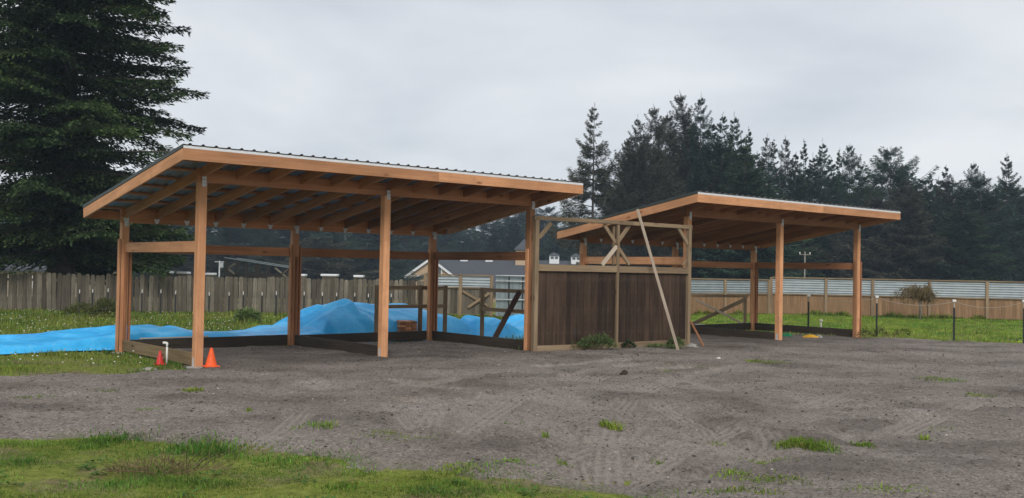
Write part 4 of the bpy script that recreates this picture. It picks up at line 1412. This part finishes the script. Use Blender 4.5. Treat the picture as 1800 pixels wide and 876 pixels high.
# the big layered conifer at the left
def big_tree():
    TX, TY, TH = -16.9, 38.9, 22.0
    r = np.random.default_rng(77)
    R = empty('big_conifer', (TX, TY, 0)); tag(R, 'huge dark layered conifer towering at the left edge', 'tree')
    tv, tf = tube([(0, 0, t * TH) for t in np.linspace(0, 1, 16)], [.48 * (1 - t) ** .7 + .03 for t in np.linspace(0, 1, 16)], 12)
    link('trunk', mesh('trunk', tv, tf, smooth=True), BARK, R)
    B, D, Ls, Ws, T = [], [], [], [], []
    bv, bf = [], []
    nb = 400
    for i_ in range(nb):
        t = .075 + .9 * ((i_ + r.random()) / nb) ** 1.12
        z0 = t * TH
        R0 = 5.9 * (1 - t) ** .40
        if z0 < 5.2: R0 *= .66 + .34 * (z0 / 5.2)
        L = R0 * r.uniform(.52, 1.1)
        az = r.uniform(0, 2 * math.pi)
        ca, sa = math.cos(az), math.sin(az)
        up = r.normal(.14, .13); dr = r.uniform(.12, .42)
        zf = lambda q: z0 + L * (up * q - dr * q * q + (dr * .5) * q ** 3)
        pth = [(ca * L * q, sa * L * q, zf(q)) for q in np.linspace(0, 1, 8)]
        v, f = tube(pth, [max(.010, .015 * L * (1 - q) + .006) for q in np.linspace(0, 1, 8)], 5)
        o = len(bv); bv += v; bf += [tuple(a + o for a in ff) for ff in f]
        ns = int(9 + L * 4.6)
        shade = 1 + r.normal(0, .3)
        for q in np.linspace(.03, 1.0, ns):
            c = np.array([ca * L * q, sa * L * q, zf(q)])
            wl_ = (.16 + .34 * L * (1 - q) ** .75 * min(1, .35 + q * 3)) * r.uniform(.7, 1.2)
            for sgn in (-1, 1):
                m_ = int(5 + wl_ * 14)
                f_ = r.random(m_)
                lat = np.array([-sa, ca, 0]) * sgn * .8 + np.array([ca, sa, 0]) * .6
                p = c + np.outer(f_ * wl_, lat) + r.normal(0, .045, (m_, 3))
                p[:, 2] += -.28 * wl_ * f_ ** 2 - np.abs(r.normal(0, .075, m_))
                dd = lat * .7 + np.array([ca, sa, 0]) * .7 + r.normal(0, .38, (m_, 3)); dd[:, 2] += r.normal(-.05, .2, m_)
                B.append(p); D.append(dd)
                Ls.append(.19 * r.uniform(.55, 1.4, m_)); Ws.append(.082 * r.uniform(.6, 1.4, m_))
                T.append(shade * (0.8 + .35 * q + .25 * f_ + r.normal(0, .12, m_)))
        k_ = 8
        B.append(np.array(pth[-1])[None] - np.outer(np.linspace(0, .35, k_), (ca, sa, .02))); D.append(np.array([ca, sa, .05]) + r.normal(0, .22, (k_, 3)))
        Ls.append(r.uniform(.15, .3, k_)); Ws.append(np.full(k_, .05)); T.append(np.full(k_, 1.2))
    B = np.concatenate(B); D = np.concatenate(D); Ls = np.concatenate(Ls); Ws = np.concatenate(Ws); T = np.clip(np.concatenate(T), .35, 2.2)
    v, f = sprays(B, D, Ls, Ws, r, .55)
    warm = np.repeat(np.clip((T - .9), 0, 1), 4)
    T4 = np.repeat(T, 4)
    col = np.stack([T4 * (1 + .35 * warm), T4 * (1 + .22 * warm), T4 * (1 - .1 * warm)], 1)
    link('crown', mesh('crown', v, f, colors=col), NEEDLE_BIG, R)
    link('limbs', mesh('limbs', bv, bf, smooth=True), BARK, R)
    return len(f)


big_tree()

# ------------------------------------------------------------------ leafy weeds and bushes
def leaf_cloud(center, radii, n, length, width, r, tintvar=.3, up=.4, shell=.35):
    d = r.normal(0, 1, (n, 3)); d /= np.linalg.norm(d, axis=1)[:, None]
    d[:, 2] = np.abs(d[:, 2])
    q = (shell + (1 - shell) * r.random(n)) ** .6
    p = np.array(center) + d * q[:, None] * np.array(radii)
    dd = d * np.array([1, 1, .5]) + r.normal(0, .5, (n, 3)); dd[:, 2] += up
    T = 1 + r.normal(0, tintvar, n)
    v, f = sprays(p, dd, length * r.uniform(.5, 1.3, n), width * r.uniform(.6, 1.3, n), r, .8)
    return v, f, np.repeat(np.clip(T, .3, 2)[:, None] * np.ones(3), 4, 0)


def weed(name, label, cat, px, py, clumps, mat, seed, off=None, stems=0, stemmat=TREATED, group=None):
    g = gpt(px, py)
    if off is not None:
        q = pp(px, 600)[0]
        g = Vector((PX0 + q * math.cos(PYAW) + off * math.sin(PYAW), PY0 + q * math.sin(PYAW) - off * math.cos(PYAW), 0))
    r = np.random.default_rng(seed)
    R = empty(name, (g.x, g.y, sz(g.x, g.y))); tag(R, label, cat, group)
    V_, F_, C_ = [], [], []; o = 0
    for (c, rad, n, ln, wd) in clumps:
        v, f, cc = leaf_cloud(c, rad, n, ln, wd, r); V_.append(v); F_.append(f + o); C_.append(cc); o += len(v)
    link('foliage', mesh('foliage', np.concatenate(V_), np.concatenate(F_), colors=np.concatenate(C_)), mat, R)
    if stems:
        sv, sf = [], []
        for k in range(stems):
            c = clumps[k % len(clumps)]; tip = (c[0][0] + r.normal(0, c[1][0] * .6), c[0][1] + r.normal(0, c[1][1] * .6), c[0][2] + c[1][2] * r.uniform(.5, 1.0))
            b0 = (r.normal(0, .04), r.normal(0, .04), -.02)
            v, f = tube([b0, ((b0[0] * 2 + tip[0]) / 3, (b0[1] * 2 + tip[1]) / 3, tip[2] * .45), tip], [.004, .0035, .002], 4)
            q = len(sv); sv += v; sf += [tuple(a + q for a in ff) for ff in f]
        link('stems', mesh('stems', sv, sf), stemmat, R)
    return R


weed('weed_clump', 'bushy green weed clump at the left foot of the plank screen', 'weed', 1036, 614,
     [((.0, 0, .05), (.42, .2, .26), 900, .07, .022), ((-.45, .05, .03), (.35, .18, .12), 500, .06, .02), ((.12, 0, .12), (.16, .12, .24), 300, .06, .02)], LEAF_BRIGHT, 3, off=.28, stems=14)
weed('flowering_weed', 'small dark weed with pale flowers at the middle of the screen', 'weed', 1097, 611,
     [((0, 0, .02), (.16, .1, .14), 260, .05, .03)], NEEDLE_BIG, 4, off=.16, stems=6)
weed('weed_clump', 'low green weeds along the screen left of the leaning pole', 'weed', 1150, 608,
     [((0, 0, .0), (.5, .14, .08), 600, .06, .02)], LEAF_BRIGHT, 5, off=.2)
weed('weed_clump', 'round dark weed beside the foot of the leaning pole', 'weed', 1178, 607,
     [((0, 0, .03), (.20, .14, .20), 420, .06, .03)], LEAF_BRIGHT, 6, off=.18, stems=6)
weed('weed_clump', 'leafy weed in the rear grass before the picket fence', 'weed', 436, 566,
     [((0, 0, .05), (.4, .3, .38), 700, .12, .05)], LEAF_BRIGHT, 7, stems=8)
weed('weed_clump', 'tall grassy weed against the left end of the picket fence', 'weed', 186, 556,
     [((0, 0, .1), (.45, .35, .5), 900, .16, .03), ((-.9, .2, .1), (.5, .3, .35), 600, .14, .03)], LEAF_OLIVE, 8, stems=12)
weed('weed_clump', 'thin weeds at the foot of the right lawn post', 'weed', 1565, 590,
     [((-.3, 0, .05), (.2, .12, .26), 160, .09, .02), ((.35, 0, .05), (.25, .12, .22), 160, .09, .02)], LEAF_OLIVE, 9, stems=14)
weed('weed_clump', 'thin weeds at the foot of the right front post of the far shed', 'weed', 1520, 595,
     [((0, 0, .03), (.25, .12, .2), 170, .09, .02)], LEAF_OLIVE, 10, stems=10)
weed('dead_weed', 'dry brown twiggy weed lying in the foreground grass', 'weed', 286, 822,
     [((-.1, 0, .02), (.36, .3, .09), 420, .09, .006), ((.3, .1, .0), (.3, .25, .06), 160, .09, .006), ((-.3, -.1, .0), (.25, .25, .06), 160, .09, .006)], LEAF_DRY, 11, stems=16, stemmat=TREATED)
weed('dead_weed', 'dark upright twigs beside the dry foreground weed', 'weed', 342, 812,
     [((0, 0, .02), (.30, .12, .16), 24, .05, .005)], LEAF_DRY, 12, stems=8, stemmat=TREATED_DARK)

# drooping bare-ish bush on the right lawn
g = dpt(1617, 552, 43.4)
R = empty('drooping_bush', (g.x, g.y, sz(g.x, g.y))); tag(R, 'small drooping olive brown bush in front of the corrugated fence', 'bush')
r = np.random.default_rng(5)
tube_obj('trunk', [(0, 0, -.1), (.02, 0, .35), (.0, 0, .7), (.12, 0, .95)], [.07, .06, .055, .03], BARKPALE, R, 8)
sv, sf, LB, LD = [], [], [], []
for k in range(64):
    az = r.uniform(0, 6.28); rr = r.uniform(.35, 1.0) * (1.25 if math.cos(az) < 0 else .7); hh = r.uniform(1.15, 1.55)
    pts = []
    for q in np.linspace(0, 1, 7):
        pts.append((.05 + math.cos(az) * rr * q, math.sin(az) * rr * .7 * q, .75 + (hh - .75) * math.sin(min(q * 2.2, 1.57)) - .75 * max(0, q - .45) ** 1.3))
    v, f = tube(pts, [.014, .012, .010, .008, .006, .005, .004], 4); o = len(sv); sv += v; sf += [tuple(a + o for a in ff) for ff in f]
    P_ = np.array(pts)[2:]
    LB.append(np.repeat(P_, 7, 0) + r.normal(0, .06, (len(P_) * 7, 3))); LD.append(np.stack([r.normal(math.cos(az) * .4, .4, len(P_) * 7), r.normal(0, .4, len(P_) * 7), r.normal(-.8, .3, len(P_) * 7)], 1))
link('branches', mesh('branches', sv, sf), TREATED, R)
LB = np.concatenate(LB); LD = np.concatenate(LD); n = len(LB)
v, f = sprays(LB, LD, r.uniform(.08, .2, n), r.uniform(.02, .04, n), r, .8)
link('foliage', mesh('foliage', v, f, colors=np.repeat(r.uniform(.6, 1.4, n)[:, None] * np.array([1.0, 1.0, .8]), 4, 0)), LEAF_DRY, R)

# ------------------------------------------------------------------ grass and stones
def blades(x, y, h, w, tint, r, lean=.45):
    n = len(x)
    z = surf_z(x, y) - .006
    az = r.uniform(0, 6.28, n); ln = r.normal(0, lean, n) * h
    wx, wy = np.cos(az) * w * .5, np.sin(az) * w * .5
    lx, ly = -np.sin(az) * ln, np.cos(az) * ln
    a = np.stack([x - wx, y - wy, z], 1); b = np.stack([x + wx, y + wy, z], 1)
    m1 = np.stack([x - wx * .8 + lx * .3, y - wy * .8 + ly * .3, z + h * .62], 1); m2 = np.stack([x + wx * .8 + lx * .3, y + wy * .8 + ly * .3, z + h * .62], 1)
    t = np.stack([x + lx, y + ly, z + h * np.clip(1 - .38 * np.abs(ln) / (h + 1e-6), .3, 1)], 1)
    v = np.stack([a, b, m2, m1, t], 1).reshape(-1, 3)
    k = np.arange(n)[:, None] * 5
    f = np.concatenate([k + [0, 1, 2], k + [0, 2, 3], k + [3, 2, 4]], 0)
    return v, f, np.repeat(tint, 5, 0)


def grass_tint(x, y, r, base=(1, 1, 1), var=.2):
    n = len(x)
    a = fbm(x * .9 + 50, y * .9, 3)[:, None]
    t = np.array(base) * (1 + r.normal(0, var, n))[:, None]
    t = t * (1 + a * np.array([.75, .3, .3])) * (1 + .7 * fbm(x * 3.1 + 11, y * 3.1, 3))[:, None]
    dry = r.random(n) < .06
    t[dry] = np.array([2.2, 1.25, 2.4]) * r.uniform(.6, 1, dry.sum())[:, None]
    return np.clip(t, .2, 4)


def grass_obj(name, label, parts):
    V_, F_, C_ = [], [], []; o = 0
    for v, f, c in parts: V_.append(v); F_.append(f + o); C_.append(c); o += len(v)
    ob = link(name, mesh(name, np.concatenate(V_), np.concatenate(F_), colors=np.concatenate(C_)), GRASS)
    return tag(ob, label, 'grass', kind='stuff')


r = np.random.default_rng(8)
# near lawn
n = 260000
y = r.uniform(5.6, 10.9, n); x = r.uniform(-.60, .17, n) * y
sd = yard_sd(x, y)
dens = sstep(.35, -.45, sd + .35 * fbm(x * 2.2 + 7, y * 2.2, 3)) * np.clip(.42 + 1.5 * fbm(x * 1.2, y * 1.2, 4), .02, 1)
k = r.random(n) < dens
x, y = x[k], y[k]
tuft = sstep(.08, .38, fbm(x * 1.7 + 9, y * 1.7 + 4, 3))
h = (.010 + .018 * r.random(len(x)) + .06 * tuft * r.random(len(x)) ** 1.5); w = .004 + .003 * r.random(len(x))
tint = grass_tint(x, y, r, (.95, .92, .9), .22) * (1 - .28 * tuft[:, None] * np.array([1, .35, .3]))
parts = [blades(x, y, h, w, tint, r, .9)]
# taller clumps in it
for px, py, rad, hh, nn in ((205, 764, .26, .13, 420), (180, 762, .2, .10, 250), (375, 786, .30, .20, 620), (345, 783, .22, .16, 380), (290, 786, .3, .08, 300), (470, 796, .3, .09, 320), (600, 845, .16, .12, 160),
                             (620, 818, .22, .09, 240), (520, 800, .4, .08, 420), (150, 838, .2, .08, 160), (700, 845, .3, .06, 260), (855, 822, .3, .07, 300), (800, 850, .35, .06, 260), (310, 868, .15, .14, 90), (980, 856, .3, .05, 220), (560, 800, .35, .08, 320)):
    nn = int(nn * .75); g = gpt(px, py); xx_ = r.normal(g.x, rad * .62, nn); yy_ = r.normal(g.y, rad * .55, nn)
    parts.append(blades(xx_, yy_, hh * .58 * r.uniform(.3, 1.15, nn), .006 + .004 * r.random(nn), grass_tint(xx_, yy_, r, (.66, .9, .8), .25), r, 1.2))
for k in range(70):
    yy0 = r.uniform(6.4, 9.6); xx0 = r.uniform(-.58, .12) * yy0
    if yard_sd(np.array([xx0]), np.array([yy0]))[0] > .05: continue
    m_ = int(r.integers(14, 40)); rad = r.uniform(.04, .13)
    a_ = r.uniform(0, 6.28, m_); q_ = r.random(m_) * rad
    bx_, by_ = xx0 + np.cos(a_) * q_, yy0 + np.sin(a_) * q_
    v, f = sprays(np.stack([bx_, by_, surf_z(bx_, by_) + .004 + .03 * r.random(m_)], 1), np.stack([np.cos(a_), np.sin(a_), r.uniform(-.1, .7, m_)], 1), r.uniform(.03, .08, m_), r.uniform(.014, .032, m_), r, .25)
    f3 = np.concatenate([f[:, [0, 1, 2]], f[:, [0, 2, 3]]])
    parts.append((v, f3, np.repeat(np.array([.50, .70, 1.0]) * r.uniform(.6, 1.25, (m_, 1)), 4, 0)))
grass_obj('foreground_grass', 'short mossy green grass along the bottom of the yard', parts)
# left patch beside the shed, rear lawn, right lawn
def region(n, x0, x1, y0, y1, cond=None):
    y = np.sqrt(r.uniform(y0 * y0, y1 * y1, n)) ; x = r.uniform(x0, x1, n)
    k = yard_sd(x, y) < .12
    k |= (y > 29.5)
    if cond is not None: k &= cond(x, y)
    return x[k], y[k]


parts = []
x, y = region(46000, -15, -4.2, 15.2, 20, lambda x, y: np.abs(x) < .56 * y + .5)
k = r.random(len(x)) < np.clip(.5 + 1.2 * fbm(x * 1.1, y * 1.1, 3), .1, 1); x, y = x[k], y[k]
h = .03 + .09 * r.random(len(x)) * (.3 + sstep(0, .4, fbm(x * 1.3 + 4, y * 1.3, 3)))
parts.append(blades(x, y, h, .009 + .005 * r.random(len(x)), grass_tint(x, y, r, (.85, .85, .9)), r))
x, y = region(84000, -22, 1.5, 19, 39.5, lambda x, y: np.abs(x) < .56 * y + .8)
h = .05 + .15 * r.random(len(x)) * (.35 + 1.2 * sstep(0, .4, fbm(x * .8 + 4, y * .8, 3)))
parts.append(blades(x, y, h, .015 + .012 * r.random(len(x)), grass_tint(x, y, r, (.85, .80, .95)), r))
grass_obj('rear_grass', 'rough green grass around the blue tarps and picket fence', parts)
parts = []
x, y = region(90000, 1.5, 27, 25, 47, lambda x, y: np.abs(x) < .58 * y + .8)
h = .035 + .05 * r.random(len(x)) + .07 * r.random(len(x)) * sstep(.15, .45, fbm(x * .6 + 4, y * .6, 3))
parts.append(blades(x, y, h, .016 + .012 * r.random(len(x)), grass_tint(x, y, r, (1.05, 1.10, 1.0), .15), r))
for (pa, pb, nn) in ((c0, c1, 2500), (c1, c2, 5000)):
    tt = r.random(nn); xx_ = pa.x + (pb.x - pa.x) * tt + r.normal(0, .1, nn); yy_ = pa.y + (pb.y - pa.y) * tt - np.abs(r.normal(.05, .22, nn))
    parts.append(blades(xx_, yy_, (.06 + .22 * r.random(nn)) * (.3 + sstep(-.1, .3, fbm(xx_ * .9, yy_ * .9, 3))), .018 + .012 * r.random(nn), grass_tint(xx_, yy_, r, (.95, .85, .9), .25), r, .6))
grass_obj('lawn_grass', 'bright green lawn grass behind the far shed', parts)
# tufts growing through the gravel
parts = []
for px, py, rx, ry, hh, nn in ((340, 690, .10, .05, .06, 120), (183, 690, .16, .05, .03, 60), (438, 726, .03, .03, .07, 24), (258, 723, .10, .05, .03, 40), (565, 755, .14, .08, .06, 110), (530, 750, .12, .06, .03, 50),
                               (700, 770, .35, .10, .03, 130), (680, 765, .15, .06, .03, 60), (1063, 752, .05, .04, .09, 50), (1082, 755, .08, .05, .11, 70), (958, 770, .03, .03, .08, 20), (992, 808, .05, .03, .05, 30), (897, 745, .10, .05, .03, 45),
                               (1415, 790, .21, .12, .085, 560), (1450, 799, .12, .06, .045, 120), (1518, 787, .09, .06, .06, 110), (1350, 641, .38, .16, .04, 260), (1325, 640, .12, .06, .06, 80), (1160, 642, .2, .1, .03, 60), (1655, 671, .30, .15, .06, 180),
                               (1624, 772, .04, .03, .07, 35), (1258, 778, .07, .05, .03, 45), (1345, 811, .18, .07, .04, 120), (1375, 852, .20, .1, .04, 150), (1290, 838, .12, .06, .05, 70), (1320, 850, .15, .07, .03, 70), (1156, 808, .05, .03, .04, 25),
                               (905, 812, .14, .06, .03, 110), (795, 818, .2, .08, .04, 160), (1235, 648, .25, .15, .025, 70), (1180, 656, .2, .1, .03, 50), (1650, 755, .2, .1, .03, 50), (1720, 700, .2, .1, .05, 90), (60, 700, .2, .1, .04, 70), (1560, 868, .35, .08, .03, 150), (1300, 872, .3, .06, .04, 160)):
    g = gpt(px, py); nn = int(nn * 1.6); a_ = r.uniform(0, 6.28, nn); q = np.sqrt(r.random(nn))
    xx_ = g.x + rx * np.cos(a_) * q + r.normal(0, rx * .35, nn); yy_ = g.y + ry * np.sin(a_) * q * 2 + r.normal(0, ry * .6, nn)
    parts.append(blades(xx_, yy_, hh * r.uniform(.35, 1.1, nn), .006 + .005 * r.random(nn), grass_tint(xx_, yy_, r, (.95, .98, .8), .25), r, 1.0))
grass_obj('yard_tufts', 'small green grass tufts growing through the gravel', parts)

# pebbles on the yard
n = 9000
y = np.sqrt(r.uniform(6.5 ** 2, 25 ** 2, n)); x = r.uniform(-.58, .58, n) * y
k = yard_sd(x, y) > .1; x, y = x[k], y[k]; n = len(x)
z = surf_z(x, y)
s_ = .006 + .014 * r.random(n) ** 3
oct_ = np.array([(1, 0, 0), (0, 1, 0), (-1, 0, 0), (0, -1, 0), (0, 0, .7), (0, 0, -.4)])
rot = r.uniform(0, 6.28, n); c_, n_ = np.cos(rot), np.sin(rot)
jit = 1 + r.normal(0, .22, (n, 6, 1))
vv = oct_[None] * jit * s_[:, None, None]
vx = vv[..., 0] * c_[:, None] - vv[..., 1] * n_[:, None]; vy = (vv[..., 0] * n_[:, None] + vv[..., 1] * c_[:, None]) * .8
V = np.stack([vx + x[:, None], vy + y[:, None], vv[..., 2] + z[:, None] + s_[:, None] * .15], -1).reshape(-1, 3)
f8 = np.array([(0, 1, 4), (1, 2, 4), (2, 3, 4), (3, 0, 4), (1, 0, 5), (2, 1, 5), (3, 2, 5), (0, 3, 5)])
F8 = (np.arange(n)[:, None, None] * 6 + f8[None]).reshape(-1, 3)
tone = np.where(r.random(n) < .12, r.uniform(1.8, 3.2, n), r.uniform(.35, 1.3, n))
col = np.repeat(tone[:, None] * np.array([1.0, .97, .94]), 6, 0)
PEB = leaf_mat('pebbles', (0.16, 0.148, 0.135), 0.0, 0.0)
tag(link('pebbles', mesh('pebbles', V, F8, colors=col), PEB), 'loose pebbles scattered over the gravel yard', 'pebbles', kind='stuff')

n = 90000
y = np.sqrt(r.uniform(6.6 ** 2, 24 ** 2, n)); x = r.uniform(-.58, .58, n) * y
jx = np.clip(np.searchsorted(xs, x), 0, len(xs) - 1); jy = np.clip(np.searchsorted(ys, y), 0, len(ys) - 1)
k = (SD[jy, jx] > .05) & (r.random(n) < .02 + .7 * np.clip(damp[jy, jx] * 1.3, 0, 1) * sstep(-.05, .3, fbm(x * 1.6 + 30, y * 1.6, 4)))
x, y = x[k], y[k]; n = len(x); z = surf_z(x, y)
s_ = .006 + .013 * r.random(n) ** 2
vv = oct_[None] * (1 + r.normal(0, .3, (n, 6, 1))) * s_[:, None, None]
rot = r.uniform(0, 6.28, n); c_, n_ = np.cos(rot), np.sin(rot)
vx = (vv[..., 0] * c_[:, None] - vv[..., 1] * n_[:, None]) * 1.2; vy = vv[..., 0] * n_[:, None] + vv[..., 1] * c_[:, None]
V = np.stack([vx + x[:, None], vy + y[:, None], vv[..., 2] + z[:, None] + s_[:, None] * .1], -1).reshape(-1, 3)
F8 = (np.arange(n)[:, None, None] * 6 + f8[None]).reshape(-1, 3)
col = np.repeat((r.uniform(.35, 1.0, n))[:, None] * np.array([.95, .80, .70]), 6, 0)
tag(link('soil_clods', mesh('soil_clods', V, F8, colors=col), PEB), 'crumbly dark soil clods on the loosened parts of the yard', 'soil', kind='stuff')

# white clover and litter specks in the rear grass
n = 700
y = np.sqrt(r.uniform(17 ** 2, 36 ** 2, n)); x = r.uniform(-.56, -.02, n) * y
k = yard_sd(x, y) < -.1; x, y = x[k], y[k]; n = len(x); z = surf_z(x, y) + .06 + .07 * r.random(n)
s_ = .012 + .012 * r.random(n)
V = (oct_[None] * s_[:, None, None] + np.stack([x, y, z], 1)[:, None]).reshape(-1, 3)
F8 = (np.arange(n)[:, None, None] * 6 + f8[None]).reshape(-1, 3)
tag(link('clover_flowers', mesh('clover_flowers', V, F8), PLASTW), 'tiny white clover flowers in the rear grass', 'flowers', kind='stuff')

# ------------------------------------------------------------------ thin damp air
hz = bpy.data.materials.new('damp_air'); hz.use_nodes = True
hn, hl = hz.node_tree.nodes, hz.node_tree.links
hn.clear()
ho = hn.new('ShaderNodeOutputMaterial'); hv = hn.new('ShaderNodeVolumePrincipled')
hv.inputs['Color'].default_value = (0.66, 0.84, 1.0, 1)
hv.inputs['Density'].default_value = 0.0006
hv.inputs['Anisotropy'].default_value = 0.0
hl.new(hv.outputs[0], ho.inputs['Volume'])
E_ = 1300; z0, z1 = -5.0, 34.0
hvs = [(sx * E_, sy * E_, zz) for zz in (z0, z1) for (sx, sy) in ((-1, -1), (1, -1), (1, 1), (-1, 1))]
haze = link('haze', mesh('haze', hvs, [(3, 2, 1, 0), (4, 5, 6, 7), (0, 1, 5, 4), (1, 2, 6, 5), (2, 3, 7, 6), (3, 0, 4, 7)]), hz)
tag(haze, 'thin damp haze softening the far wood', 'haze', kind='stuff')
